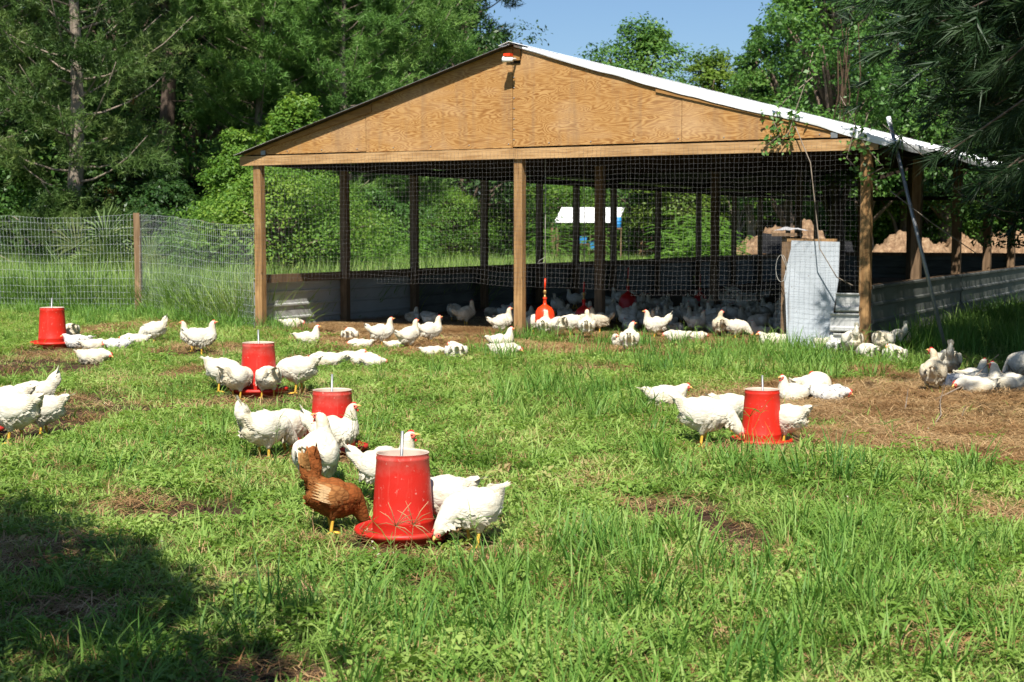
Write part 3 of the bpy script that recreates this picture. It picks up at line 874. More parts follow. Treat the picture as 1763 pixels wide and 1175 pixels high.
for p in (f1, f0):
    rough_post('post', p.x - f1.x, p.y - f1.y, -0.2, 1.84, 0.115, M['fence_wood'], fence)

# far gate between fence and bushes
g0 = at(323, 370, 42); g1 = at(376, 372, 43)
gate = empty('pasture_gate', (g0.x, g0.y, 0), 0, 'weathered timber gate frame far behind the wire fence', 'gate')
dx = g1.x - g0.x
for x in (0, dx + 0.6):
    mb = MB(); mb.box((x, 0, 1.0), (0.14, 0.14, 2.0)); mb.build('post', M['old_wood'], gate)
for z in (1.9, 1.1):
    mb = MB(); mb.box((dx / 2 + 0.3, -0.09, z), (dx + 0.7, 0.04, 0.10)); mb.build('rail', M['old_wood'], gate)
# ------------------------------------------------------------------ vegetation: leaves, crowns, trees
M['leaf_oak'] = leaf_material('broad_leaf_green', (0.032, 0.080, 0.017), (0.068, 0.158, 0.030), (0.135, 0.230, 0.046), 0.28, 0.45, 0.22)
M['leaf_dark'] = leaf_material('dark_leaf_green', (0.014, 0.038, 0.011), (0.032, 0.078, 0.018), (0.075, 0.130, 0.030), 0.25, 0.42, 0.3)
M['leaf_bright'] = leaf_material('bright_vine_green', (0.048, 0.120, 0.018), (0.098, 0.200, 0.028), (0.190, 0.280, 0.040), 0.35, 0.5, 0.5)
M['leaf_yellow'] = leaf_material('yellow_green_leaf', (0.06, 0.12, 0.018), (0.12, 0.195, 0.030), (0.19, 0.25, 0.045), 0.35, 0.5, 0.3)
M['leaf_fern'] = leaf_material('feathery_weed_green', (0.075, 0.165, 0.028), (0.135, 0.265, 0.05), (0.21, 0.34, 0.08), 0.35, 0.55, 0.6)
M['needle'] = leaf_material('pine_needle_green', (0.046, 0.108, 0.024), (0.108, 0.222, 0.045), (0.190, 0.305, 0.072), 0.25, 0.5, 0.25)
M['needle_olive'] = leaf_material('olive_pine_needle', (0.034, 0.074, 0.017), (0.078, 0.138, 0.032), (0.150, 0.200, 0.054), 0.22, 0.5, 0.45, (0.22, 0.11, 0.035))
M['needle_dark'] = leaf_material('dark_pine_needle', (0.010, 0.027, 0.010), (0.021, 0.050, 0.017), (0.044, 0.080, 0.026), 0.2, 0.5, 0.3)
M['palm'] = leaf_material('palmetto_blade', (0.06, 0.11, 0.03), (0.12, 0.18, 0.055), (0.24, 0.27, 0.11), 0.25, 0.4, 0.8)

def unit(v): return v / np.maximum(np.linalg.norm(v, axis=-1, keepdims=True), 1e-9)

def leaves(C, size, out, rng, lift=0.5, aspect=0.5):
    """one folded-flat diamond per centre; out = outward direction"""
    n = len(C)
    nrm = unit(out * 0.7 + np.array([0, 0, lift]) + rng.normal(0, 0.55, (n, 3)))
    t = unit(np.cross(nrm, rng.normal(0, 1, (n, 3))))
    b = np.cross(nrm, t)
    L = (size * rng.uniform(0.6, 1.35, n))[:, None]
    V = np.stack([C - t * L * 0.5, C + b * L * aspect * 0.5 + nrm * L * 0.06, C + t * L * 0.5 - nrm * L * 0.12, C - b * L * aspect * 0.5 + nrm * L * 0.06], 1).reshape(-1, 3)
    F_ = np.arange(4 * n).reshape(n, 4)
    return V, F_

def limbs_mesh(name, paths, mat_):
    mb = MB()
    for pts, rad in paths: mb.tube(pts, rad, 6 if rad[0] < 0.08 else 9)
    return mb.mesh(name, mat_)

def broad_crown(seed, H, R, base, nlobes, nleaf, size, round_=1.0, narrow=0.0):
    """crown from z=base to H, radius R: leaves on many uneven lobes; returns leaf arrays and limb paths"""
    rng = np.random.default_rng(seed)
    Cs = []; Os = []; paths = []; tints = []
    trunk_top = base + (H - base) * 0.72
    zz = np.linspace(0, trunk_top, 7)
    tx = np.cumsum(rng.normal(0, 0.10, 7)) * 0.6; ty = np.cumsum(rng.normal(0, 0.10, 7)) * 0.6
    tx[0] = ty[0] = 0
    r0 = 0.035 * H * 0.5 + 0.05
    paths.append(([(tx[i], ty[i], zz[i] - (0.2 if i == 0 else 0)) for i in range(7)], [r0 * (1 - 0.8 * i / 6) for i in range(7)]))
    for k in range(nlobes):
        u = (k + rng.uniform(0, 1)) / nlobes
        z = base + (H - base) * (0.04 + 0.9 * u)
        prof = math.sqrt(max(0.03, 1 - (2 * (u - 0.42)) ** 2 * round_)) if u > 0.42 else math.sqrt(max(0.05, 1 - (1.9 * (0.42 - u)) ** 2))
        prof *= (1 - narrow * u)
        a = rng.uniform(0, 2 * math.pi)
        rr = R * prof * rng.uniform(0.35, 0.92)
        c = np.array([rr * math.cos(a), rr * math.sin(a), z])
        lr = R * rng.uniform(0.20, 0.40) * (0.6 + 0.5 * prof)
        m = int(nleaf / nlobes * rng.uniform(0.7, 1.3))
        d = unit(rng.normal(0, 1, (m, 3)))
        d[:, 2] = np.abs(d[:, 2]) * 0.9 - 0.25
        d = unit(d)
        rad = lr * rng.uniform(0.45, 1.12, m) ** 0.7
        sc = np.array([1.15, 1.15, 0.72])
        lump = 0.82 + 0.4 * rng.uniform(0, 1, m)
        p = c + d * (rad * lump)[:, None] * sc
        Cs.append(p); Os.append(unit(d + 0.5 * unit(c - np.array([0, 0, z * 0.8]))))
        tints.append(np.clip(rng.normal(0.45 + rng.normal(0, 0.14), 0.2, m), 0, 1))
        if k % 2 == 0:
            i = min(5, int(6 * max(0.15, (z - lr * 0.5) / trunk_top * 0.8)))
            p0 = np.array([tx[i], ty[i], zz[i]]); mid = (p0 + c) / 2 + np.array([0, 0, 0.12 * R])
            w = max(0.015, r0 * 0.35)
            paths.append(([tuple(p0), tuple(mid), tuple(c)], [w, w * 0.6, w * 0.25]))
    C = np.concatenate(Cs); O = np.concatenate(Os); T = np.concatenate(tints)
    V, F_ = leaves(C, size, O, rng)
    return V, F_, T, paths

def needle_tufts(P, Dr, rng, n=16, L=0.26, w=0.011, spread=0.95):
    """bunches of thin needles at points P heading along Dr"""
    m = len(P)
    d = unit(Dr[:, None, :] + rng.normal(0, spread * 0.62, (m, n, 3)))
    Ln = L * rng.uniform(0.65, 1.15, (m, n, 1))
    side = unit(np.cross(d, rng.normal(0, 1, (m, n, 3)))) * w
    b = P[:, None, :] + Dr[:, None, :] * rng.uniform(-0.12, 0.08, (m, n, 1))
    droop = np.array([0, 0, -1.0]) * (Ln * 0.10)
    V = np.stack([b - side, b + side, b + d * Ln + droop], 2).reshape(-1, 3)
    F_ = np.arange(3 * m * n).reshape(-1, 3)
    return V, F_

def pine_crown(seed, H, R, base, nbr, ntuft, L=0.27, nn=14, w=0.012, shape=0.8, dead=6):
    rng = np.random.default_rng(seed)
    paths = []; P = []; Dd = []; tint = []
    zz = np.linspace(0, H * 0.97, 9)
    tx = np.cumsum(rng.normal(0, 0.05, 9)); ty = np.cumsum(rng.normal(0, 0.05, 9)); tx[0] = ty[0] = 0
    r0 = 0.016 * H + 0.03
    paths.append(([(tx[i], ty[i], zz[i] - (0.2 if i == 0 else 0)) for i in range(9)], [r0 * (1 - 0.88 * i / 8) for i in range(9)]))
    per = ntuft // nbr
    for k in range(nbr):
        u = ((k + rng.uniform(0, 1)) / nbr)
        z = base + (H - base) * u ** 0.9
        fi = z / (H * 0.97) * 8; i0 = min(7, int(fi)); fr = min(1, fi - i0)
        p0 = np.array([tx[i0] * (1 - fr) + tx[i0 + 1] * fr, ty[i0] * (1 - fr) + ty[i0 + 1] * fr, min(z, H * 0.97)])
        a = k * 2.4 + rng.normal(0, 0.35)
        prof = (0.35 + 0.65 * math.sin(math.pi * min(1, 0.18 + 0.82 * (1 - u)) ** shape)) * (1.0 - 0.35 * u ** 3)
        ln = R * prof * rng.uniform(0.65, 1.1)
        up = 0.10 + 0.75 * u + rng.normal(0, 0.08)
        h = np.array([math.cos(a), math.sin(a), 0])
        q = [p0 + h * ln * s + np.array([0, 0, ln * (up * s - 0.25 * s * (1 - s) + 0.22 * s * s)]) for s in np.linspace(0, 1, 5)]
        br = max(0.010, r0 * 0.17 * (1 - 0.5 * u))
        paths.append(([tuple(x) for x in q], [br, br * .8, br * .6, br * .45, br * .25]))
        tb = rng.normal(0.45, 0.15)
        m = max(4, int(per * rng.uniform(0.7, 1.3)))
        s = rng.beta(2.6, 1.1, m) * 0.8 + 0.22
        base_pt = p0 + h * (ln * s)[:, None] + np.stack([0 * s, 0 * s, ln * (up * s - 0.25 * s * (1 - s) + 0.22 * s * s)], 1)
        nc = max(3, int(2 + ln * 2.6))
        cs = np.sort(rng.beta(2.4, 1.1, nc) * 0.82 + 0.2); cof = rng.normal(0, 1, (nc, 3)) * np.array([1, 1, 0.5]) * (0.08 + 0.26 * ln * cs * 0.6)[:, None]
        pick = rng.integers(0, nc, m); s = cs[pick]
        base_pt = p0 + h * (ln * s)[:, None] + np.stack([0 * s, 0 * s, ln * (up * s - 0.25 * s * (1 - s) + 0.22 * s * s)], 1)
        off = cof[pick] + rng.normal(0, 1, (m, 3)) * np.array([1, 1, 0.75]) * 0.17
        pt = base_pt + off
        dr = unit(h * 0.45 + off * 1.6 + np.array([0, 0, 0.75]) + rng.normal(0, 0.2, (m, 3)))
        P.append(pt); Dd.append(dr); tint.append(np.clip(rng.normal(tb, 0.17, m), 0, 1))
    for k in range(dead):
        z = base * rng.uniform(0.45, 1.05); a = rng.uniform(0, 6.28); ln = R * rng.uniform(0.35, 0.8)
        h = np.array([math.cos(a), math.sin(a), 0]); p0 = np.array([tx[4] * z / (H * .5 + .1), ty[4] * z / (H * .5 + .1), z])
        q = [p0, p0 + h * ln * .5 + np.array([0, 0, ln * rng.uniform(-.05, .25)]), p0 + h * ln + np.array([0, 0, ln * rng.uniform(-.1, .4)])]
        paths.append(([tuple(x) for x in q], [0.022, 0.016, 0.006]))
    P = np.concatenate(P); Dd = np.concatenate(Dd); T = np.concatenate(tint)
    V, F_ = needle_tufts(P, Dd, rng, nn, L, w, 1.45)
    return V, F_, np.repeat(T, nn), paths

def leaf_attr(T): return {'tint': (T, 'FACE')}

PLANTS = {}
def make_kind(key, builder, leaf_mat, bark, crown_name='crown'):
    V, F_, T, paths = builder
    PLANTS[key] = (mesh_np(crown_name, V, F_, leaf_mat, True, leaf_attr(T)), limbs_mesh('trunk', paths, bark), crown_name)

make_kind('oak', broad_crown(101, 10, 2.9, 2.0, 80, 21000, 0.155), M['leaf_oak'], M['bark'])
make_kind('oak_tall', broad_crown(102, 13, 2.6, 2.5, 85, 21000, 0.17, 0.9, 0.25), M['leaf_oak'], M['bark'])
make_kind('oak_dark', broad_crown(103, 12, 3.2, 1.6, 85, 21000, 0.17), M['leaf_dark'], M['bark'])
make_kind('oak_yellow', broad_crown(104, 9, 2.4, 1.2, 70, 17000, 0.15), M['leaf_yellow'], M['bark'])
make_kind('slim', broad_crown(105, 11, 1.15, 2.0, 60, 11000, 0.14, 0.8, 0.35), M['leaf_oak'], M['pale_bark'])
make_kind('bush', broad_crown(106, 2.6, 1.5, 0.15, 75, 22000, 0.068), M['leaf_bright'], M['bark'])
make_kind('bush_dark', broad_crown(107, 3.0, 1.7, 0.1, 60, 13000, 0.11), M['leaf_dark'], M['bark'])
make_kind('bush_mid', broad_crown(108, 2.8, 1.6, 0.1, 60, 13000, 0.10), M['leaf_oak'], M['bark'])
make_kind('vine_mass', broad_crown(109, 4.6, 1.25, 0.1, 80, 22000, 0.10, 0.9, 0.3), M['leaf_bright'], M['bark'])
make_kind('pine', pine_crown(201, 10.5, 2.6, 2.2, 66, 7600, 0.17, 16, 0.0105, dead=4), M['needle'], M['pale_bark'])
make_kind('pine_round', pine_crown(202, 9.5, 2.5, 1.7, 66, 7800, 0.17, 16, 0.0105, shape=0.7, dead=4), M['needle'], M['pale_bark'])
make_kind('pine_tall', pine_crown(203, 17, 3.0, 6.5, 56, 5600, 0.21, 15, 0.013, dead=7), M['needle_dark'], M['bark'])
make_kind('pine_olive', pine_crown(204, 12, 3.9, 0.7, 80, 8600, 0.18, 16, 0.0105, 0.75, 22), M['needle_olive'], M['pale_bark'])

def plant(key, name, px, Y, H=None, label=None, cat='tree', group=None, rz=None, wide=1.0, x=None):
    crown, trunk, cn = PLANTS[key]
    X = at(px, 400, Y).x if x is None else x
    root = empty(name, (X, Y, 0), random.uniform(0, 6.28) if rz is None else rz, label, cat, group)
    h0 = {'oak': 10, 'oak_tall': 13, 'oak_dark': 12, 'oak_yellow': 9, 'slim': 11, 'bush': 2.6, 'bush_dark': 3.0, 'bush_mid': 2.8, 'vine_mass': 4.6, 'pine': 10.5, 'pine_round': 9.5, 'pine_tall': 17, 'pine_olive': 12}[key]
    s = (H or h0) / h0
    root.scale = (s * wide, s * wide, s)
    link('trunk', trunk, root); link(cn, crown, root)
    return root

# --- left wood, front rank
plant('pine_olive', 'pine_tree', 120, 36, 12.5, 'olive green pine with bare grey twigs, at the far left above the fence', rz=0.4)
plant('pine_olive', 'pine_tree', -60, 38, 14, 'brown tinged pine cut off by the left edge of the picture', rz=2.2)
plant('pine_tall', 'pine_tree', 284, 44, 17, 'tall pine with a bare grey trunk in front of the dark gap', rz=1.0)
plant('pine_tall', 'pine_tree', 388, 52, 18, 'tall dark pine standing behind the gap, just left of the dense pines', rz=3.0)
plant('pine_round', 'pine_tree', 452, 43, 9.6, 'leftmost of the dense bright green pines behind the roof', rz=0.2, wide=1.12)
plant('pine', 'pine_tree', 590, 44, 10.2, 'bushy green pine with a bare forked trunk above the left roof slope', rz=4.1, wide=1.1)
plant('pine_round', 'pine_tree', 700, 46, 9.2, 'bushy bright pine nearest the ridge of the shed roof', rz=2.4, wide=1.05)
plant('pine', 'pine_tree', 520, 50, 11.2, 'green pine filling the space between the dense bright pines', rz=5.2, wide=1.15)
plant('pine_tall', 'pine_tree', 640, 62, 20, 'tall bare limbed pine rising behind the dense bright pines', rz=2.0, wide=1.2)
plant('pine_tall', 'pine_tree', 800, 64, 17.5, 'dark pine whose open crown stands left of the blue sky', rz=0.7, wide=1.1)
plant('oak_dark', 'broadleaf_tree', 790, 58, 12.0, 'dark leafy tree directly behind the left side of the roof ridge', rz=1.3)
plant('oak_dark', 'broadleaf_tree', 210, 50, 13.5, 'dark leafy tree behind the olive pine', rz=0.3)
plant('oak_dark', 'broadleaf_tree', 60, 46, 12.5, 'dark leafy tree at far left behind the brown tinged pine', rz=3.3)
plant('oak_tall', 'broadleaf_tree', 330, 58, 15.5, 'tall leafy tree filling the top of the dark gap', rz=0.5)
for i, (px, Y, H, k) in enumerate(((-160, 44, 13, 'oak_dark'), (130, 60, 17, 'oak_dark'), (10, 58, 17, 'oak_tall'), (250, 66, 18, 'oak_dark'), (440, 66, 16, 'oak_dark'), (560, 70, 18, 'oak_tall'), (680, 72, 17, 'oak_dark'), (380, 74, 19, 'oak_dark'), (-40, 70, 19, 'oak_dark'))):
    plant(k, 'broadleaf_tree', px, Y, H, 'dark leafy tree deep in the wood behind the pines', group='trees deep in the left wood')
# --- bushes of the left margin
plant('bush_dark', 'bush', 215, 37, 3.6, 'dark green bush left of the gap, under the bare pine trunk', 'bush')
plant('bush_dark', 'bush', 290, 35, 2.7, 'low dark bush right behind the pasture gate', 'bush')
plant('bush_mid', 'bush', 20, 38, 3.6, 'leafy bush at the left edge behind the fence', 'bush')
plant('bush_mid', 'bush', 140, 40, 5.2, 'mid green bush beneath the olive pine', 'bush')
plant('bush_dark', 'bush', 345, 47, 3.3, 'dark bush in the deep shade of the gap', 'bush')
plant('vine_mass', 'vine_covered_shrub', 412, 33.5, 3.9, 'bright green vine covered shrub beside the left front post', 'shrub', rz=0.6)
plant('vine_mass', 'vine_covered_shrub', 512, 38, 5.1, 'tall yellow green shrub topped with yellow leaves over the left roof slope', 'shrub', rz=2.6, wide=1.1)
plant('bush', 'bush', 470, 30.5, 2.9, 'bright green bush seen through the first bay of the shed', 'bush', wide=1.1)
plant('bush', 'bush', 552, 33, 2.8, 'bright green bush seen left of the second shed post', 'bush', wide=1.0)
plant('bush', 'bush', 385, 31, 2.2, 'low bright bush between the gate and the left front post', 'bush')
plant('bush_mid', 'bush', 650, 42, 2.7, 'mid green bush behind the ferny weeds in the third bay', 'bush')
plant('bush', 'bush', 770, 56, 3.2, 'light green bush on the far side of the pasture behind the shed', 'bush')
plant('bush_mid', 'bush', 870, 60, 3.4, 'mid green bush left of the white roofed shelter', 'bush')
# --- right wood
plant('oak', 'broadleaf_tree', 1110, 72, 11.8, 'rounded leafy tree standing against the blue sky', rz=0.4, wide=1.15)
plant('oak_yellow', 'broadleaf_tree', 1215, 70, 10.2, 'yellow green leafy tree right of the rounded tree', rz=1.0, wide=1.2)
plant('oak_yellow', 'broadleaf_tree', 1165, 66, 8.2, 'low light green tree just over the right roof slope', rz=4.0, wide=1.25)
plant('slim', 'broadleaf_tree', 1300, 62, 10.4, 'slim young tree with a pointed top against the sky', rz=2.0)
plant('slim', 'broadleaf_tree', 1272, 66, 9.6, 'slim tree left of the pointed young tree', rz=3.0)
plant('oak_tall', 'broadleaf_tree', 1352, 60, 11.6, 'leafy tree right of the slim young trees', rz=0.8)
plant('oak_tall', 'broadleaf_tree', 1445, 45, 12.5, 'tall leafy tree hung with brown vines right of the sky', rz=2.2)
plant('oak', 'broadleaf_tree', 1300, 74, 9.4, 'leafy tree behind the slim young trees', rz=2.8, wide=1.3)
plant('oak_dark', 'broadleaf_tree', 1560, 68, 17.5, 'dark leafy tree behind the right eave of the shed', rz=2.8)
plant('oak_tall', 'broadleaf_tree', 1680, 70, 17.5, 'leafy tree behind the pine boughs at the right', rz=5.0, wide=1.2)
for i, (px, Y, H, k) in enumerate(((1500, 66, 13, 'oak'), (1620, 68, 15, 'oak_dark'), (1790, 72, 17, 'oak_dark'), (1900, 70, 16, 'oak_dark'), (1400, 80, 11, 'oak'), (1730, 76, 16, 'oak'), (1230, 84, 9.5, 'oak'), (1100, 86, 9.0, 'oak_dark'))):
    plant(k, 'broadleaf_tree', px, Y, H, 'leafy tree deep in the wood right of the shed', group='trees deep in the right wood')
for px, Y, H, k, lab in ((1120, 74, 3.6, 'bush_mid', 'rounded bush beyond the small clay mound'), (1200, 70, 3.8, 'bush_mid', 'leafy bush behind the tall ferny weeds'), (1330, 76, 4.2, 'bush_mid', 'leafy bush behind the large brown mound'), (1480, 72, 4.4, 'bush_mid', 'bush behind the front right post of the shed'),
                         (1580, 70, 4.6, 'bush', 'bright bush seen between the leaning pipe and the side posts'), (1700, 72, 5.0, 'bush_mid', 'leafy bush behind the long pile at the right'), (930, 82, 4.6, 'bush', 'light green bush behind the white roofed shelter'), (1020, 84, 5.0, 'bush', 'light green bush right behind the blue barrel'), (700, 80, 5.5, 'bush', 'light green bush across the pasture in the third bay')):
    plant(k, 'bush', px, Y, H, lab, 'bush', wide=1.25)

# far wood that closes the view, one mass
def far_wood():
    rng = np.random.default_rng(5)
    n = 90000
    X = rng.uniform(-70, 75, n); 
    hh = 7.0 + 3.2 * fbm(X * 0.09, X * 0, 8, 3) + np.where(X < 2, 4.5, 0.0)
    Z = rng.uniform(0.0, 1, n) ** 0.9 * hh
    Y = 94 + rng.uniform(-5, 5, n) + 5 * (fbm(X * 0.2, Z * 0.3, 3, 3) - 0.5)
    C = np.stack([X, Y, Z], 1)
    V, F_ = leaves(C, 0.62, np.tile(np.array([[0, -1.0, 0]]), (n, 1)), rng)
    T = np.clip(0.4 + 0.5 * (fbm(X * 0.5, Z * 0.6, 12, 3) - 0.5) + rng.normal(0, .12, n), 0, 1)
    return mesh_np('far_wood', V, F_, M['leaf_dark'], True, leaf_attr(T))
tag(link('far_wood', far_wood()), 'dark mass of the wood beyond the pasture', kind='stuff')

# --- feathery weeds (tall, with drooping plumes)
def fern_plant(seed, H, R):
    rng = np.random.default_rng(seed); Vs = []; Fs = []; paths = []; b = 0
    for st in range(9):
        a = rng.uniform(0, 6.28); rr = R * 0.35 * rng.uniform(0, 1)
        p0 = np.array([rr * math.cos(a), rr * math.sin(a), 0]); hgt = H * rng.uniform(0.65, 1.0)
        top = p0 + np.array([math.cos(a) * R * 0.35, math.sin(a) * R * 0.35, hgt])
        paths.append(([tuple(p0 - np.array([0, 0, .1])), tuple((p0 + top) / 2), tuple(top)], [0.02, 0.013, 0.005]))
        for f in range(16):
            u = 0.25 + 0.75 * f / 15; q = p0 + (top - p0) * u; aa = rng.uniform(0, 6.28); fl = R * rng.uniform(0.5, 0.9) * (1.15 - 0.55 * u)
            k = 16; s = np.linspace(0.1, 1, k)
            spine = q + np.stack([np.cos(aa) * fl * s, np.sin(aa) * fl * s, fl * (0.25 * s - 0.38 * s * s)], 1)
            lat = np.array([-math.sin(aa), math.cos(aa), 0.0])
            C = np.concatenate([spine + lat * (0.05 * fl * (1.4 - s))[:, None], spine - lat * (0.05 * fl * (1.4 - s))[:, None]])
            V, F_ = leaves(C, 0.075, np.tile(np.array([[0, 0, 1.0]]), (len(C), 1)), rng, 1.2, 0.34)
            Vs.append(V); Fs.append(F_ + b); b += len(V)
    V = np.concatenate(Vs); F_ = np.concatenate(Fs)
    return V, F_, np.clip(rng.normal(0.5, 0.2, len(F_)), 0, 1), paths
PL_H = {}
for k, sd in (('fern', 301), ('fern_b', 302)):
    V, F_, T, paths = fern_plant(sd, 1.7, 0.9)
    PLANTS[k] = (mesh_np('fronds', V, F_, M['leaf_fern'], True, leaf_attr(T)), limbs_mesh('stems', paths, M['leaf_fern']), 'fronds')
def fern(px, Y, H, label, wide=1.0, k='fern'):
    X = at(px, 400, Y).x
    r = empty('feathery_weed', (X, Y, 0), random.uniform(0, 6.28), label, 'weed', 'tall feathery weeds behind the shed')
    s = H / 1.7; r.scale = (s * wide, s * wide, s)
    link('stems', PLANTS[k][1], r); link('fronds', PLANTS[k][0], r)
fern(640, 36, 2.0, 'feathery bright weed right of the second shed post', 1.1)
fern(690, 38, 1.8, 'feathery bright weed left of the third shed post', 1.0, 'fern_b')
fern(615, 33, 1.5, 'low feathery weed hugging the second shed post', 1.0, 'fern_b')
fern(950, 50, 1.75, 'feathery weed left of the white roofed shelter', 1.2)
fern(1015, 49, 1.6, 'feathery weed in front of the blue bins', 1.1, 'fern_b')
fern(1165, 46, 2.2, 'tallest feathery weed, seen left of the rear posts', 1.2)
fern(1200, 45, 2.0, 'feathery weed between two rear posts', 1.25, 'fern_b')
fern(1255, 48, 2.0, 'feathery weed just left of the brown mound', 1.1)
fern(640, 30.5, 1.2, 'short feathery weed outside the left knee wall', 0.9)

# --- palmettos by the fence
def palmetto(seed):
    rng = np.random.default_rng(seed); Vs = []; Fs = []; b = 0; paths = []
    for f in range(13):
        a = rng.uniform(0, 6.28); el = rng.uniform(0.35, 1.25); ln = rng.uniform(0.7, 1.25)
        d = np.array([math.cos(a) * math.cos(el), math.sin(a) * math.cos(el), math.sin(el)])
        hub = d * ln; paths.append(([(0, 0, 0), tuple(hub * .5), tuple(hub)], [0.014, 0.011, 0.008]))
        side = unit(np.cross(d, np.array([0, 0, 1.0]))); up = np.cross(side, d)
        for k in range(19):
            t = (k / 18 - 0.5) * 3.7
            bl = rng.uniform(0.5, 0.72) * (1 - 0.12 * abs(t))
            v = d * math.cos(t) + side * math.sin(t)
            lat = (-d * math.sin(t) + side * math.cos(t)) * 0.019
            tip = hub + v * bl - np.array([0, 0, 0.10 * bl + 0.06 * rng.uniform(0, 1)]) + up * 0.04
            mid = hub + v * bl * 0.55 + up * 0.02
            Vs.append(np.array([hub, mid - lat, tip, mid + lat])); Fs.append(np.arange(4) + b); b += 4
    F_ = np.array(Fs)
    return np.concatenate(Vs), F_, np.clip(rng.normal(0.5, 0.25, len(F_)), 0, 1), paths
for sd, px, Y, sc, lab in ((1, 150, 31, 1.45, 'spiky palmetto with pale fan leaves right behind the fence'), (2, 232, 31.5, 1.25, 'palmetto partly hidden by the middle fence post'), (3, 90, 33, 1.0, 'small palmetto at the left behind the fence')):
    V, F_, T, paths = palmetto(sd + 50)
    r = empty('palmetto', (at(px, 400, Y).x, Y, 0.0), 0, lab, 'palm', 'palmettos behind the fence'); r.scale = (sc,) * 3
    link('stalks', limbs_mesh('stalks', paths, M['palm']), r)
    link('fan_leaves', mesh_np('fan_leaves', V, F_, M['palm'], True, leaf_attr(T)), r)

# --- the two near trees that cast the big shadows
def near_pine():
    rng = np.random.default_rng(77)
    root = empty('pine_tree', (7.75, 12.6, 0), 0, 'near dark pine whose needle boughs hang in at the upper right', 'tree')
    paths = [([(0, 0, -0.3), (0.05, 0.1, 3), (-0.1, 0.1, 7), (0, 0, 12)], [0.26, 0.22, 0.16, 0.05])]
    P = []; Dd = []
    def bough(p0, p1, sag, m, spread, r=0.04):
        p0 = np.array(p0, float); p1 = np.array(p1, float)
        s5 = np.linspace(0, 1, 6)
        q = [p0 + (p1 - p0) * s + np.array([0, 0, -sag * s * s + 0.25 * sag * s]) for s in s5]
        paths.append(([tuple(x) for x in q], [r, r * .85, r * .7, r * .5, r * .35, r * .2]))
        s = rng.beta(1.9, 1.0, m) * 0.85 + 0.17
        c = p0 + (p1 - p0) * s[:, None] + np.stack([0 * s, 0 * s, -sag * s * s + 0.25 * sag * s], 1)
        off = rng.normal(0, 1, (m, 3)) * np.array([1, 1, 0.6]) * (spread * (0.3 + s))[:, None]
        P.append(c + off); h = unit((p1 - p0)[None, :] + 0 * off)
        Dd.append(unit(h * 0.8 + off * 0.8 + np.array([0, 0, -0.05]) + rng.normal(0, .3, (m, 3))))
    # shading canopy, high
    for k in range(84):
        z = rng.uniform(4.3, 11.2); a = k * 2.4 + rng.normal(0, .3); ln = rng.uniform(2.7, 3.25) * (1 - 0.35 * max(0, (z - 7) / 5))
        bough((0, 0, z), (ln * math.cos(a), ln * math.sin(a), z + rng.uniform(-.1, .9)), 0.5, 52, 0.42)
    # boughs that reach into the picture
    for tip in ((-3.3, 3.4, 4.1), (-3.0, 3.0, 3.7), (-2.6, 3.6, 3.6), (-2.2, 4.2, 3.5), (-3.3, 4.2, 4.3), (-2.8, 4.6, 3.9), (-1.8, 3.2, 3.1), (-1.6, 4.4, 3.2), (-2.4, 2.6, 3.4), (-1.9, 4.8, 3.7), (-3.1, 5.0, 4.4), (-1.3, 3.8, 2.9), (-2.3, 3.2, 3.0), (-2.7, 2.4, 3.8), (-1.7, 2.6, 2.8), (-1.4, 5.0, 3.6), (-1.1, 4.4, 3.0), (-2.4, 5.2, 4.1), (-2.0, 4.2, 2.6), (-1.7, 4.6, 2.3), (-1.5, 3.6, 2.3), (-1.9, 3.4, 2.5), (-1.4, 4.9, 2.7), (-1.2, 3.0, 2.2), (-2.2, 3.9, 2.9), (-1.6, 5.2, 3.1), (-3.4, 2.8, 4.0), (-3.6, 3.8, 4.4), (-2.9, 3.8, 3.4), (-3.2, 4.6, 3.9), (-2.5, 4.4, 3.2), (-2.0, 5.4, 3.4), (-2.7, 3.0, 3.2), (-3.7, 4.6, 4.5)):
        bough((0, 0, rng.uniform(3.8, 5.2)), tip, 0.5, 100, 0.30)
    P_ = np.concatenate(P); D_ = np.concatenate(Dd)
    V, F_ = needle_tufts(P_, D_, rng, 20, 0.26, 0.0095, 0.8)
    T = np.repeat(np.clip(rng.normal(0.4, .2, len(P_)), 0, 1), 20)
    # separate drooping sprays, each a bough with long needles, at the end of the eave
    link('needle_boughs', mesh_np('needle_boughs', V, F_, M['needle_dark'], True, leaf_attr(T)), root)
    P2 = []; D2 = []
    for p0, p1 in (((-1.6, 0.3, 3.6), (-3.95, 0.5, 2.18)), ((-1.5, 0.4, 3.4), (-3.65, 0.2, 1.92)), ((-1.2, 0.1, 3.0), (-3.5, -0.1, 2.08)), ((-1.5, 0.8, 3.5), (-3.3, 0.6, 2.45)), ((-1.9, 1.0, 4.0), (-3.3, 1.3, 2.95))):
        p0 = np.array(p0); p1 = np.array(p1); paths.append(([tuple(p0), tuple((p0 + p1) / 2 + np.array([0, 0, .12])), tuple(p1)], [0.022, 0.016, 0.009]))
        for s in np.linspace(0.45, 1, 9):
            P2.append(p0 + (p1 - p0) * s + rng.normal(0, .03, 3)); D2.append(unit((p1 - p0) + rng.normal(0, .25, 3)))
    V, F_ = needle_tufts(np.array(P2), np.array(D2), rng, 60, 0.30, 0.0028, 0.75)
    T = np.repeat(np.clip(rng.normal(0.55, .2, len(P2)), 0, 1), 60)
    link('hanging_spray', mesh_np('hanging_spray', V, F_, M['needle_dark'], True, leaf_attr(T)), root)
    link('trunk', limbs_mesh('trunk', paths, M['bark']), root)
near_pine()

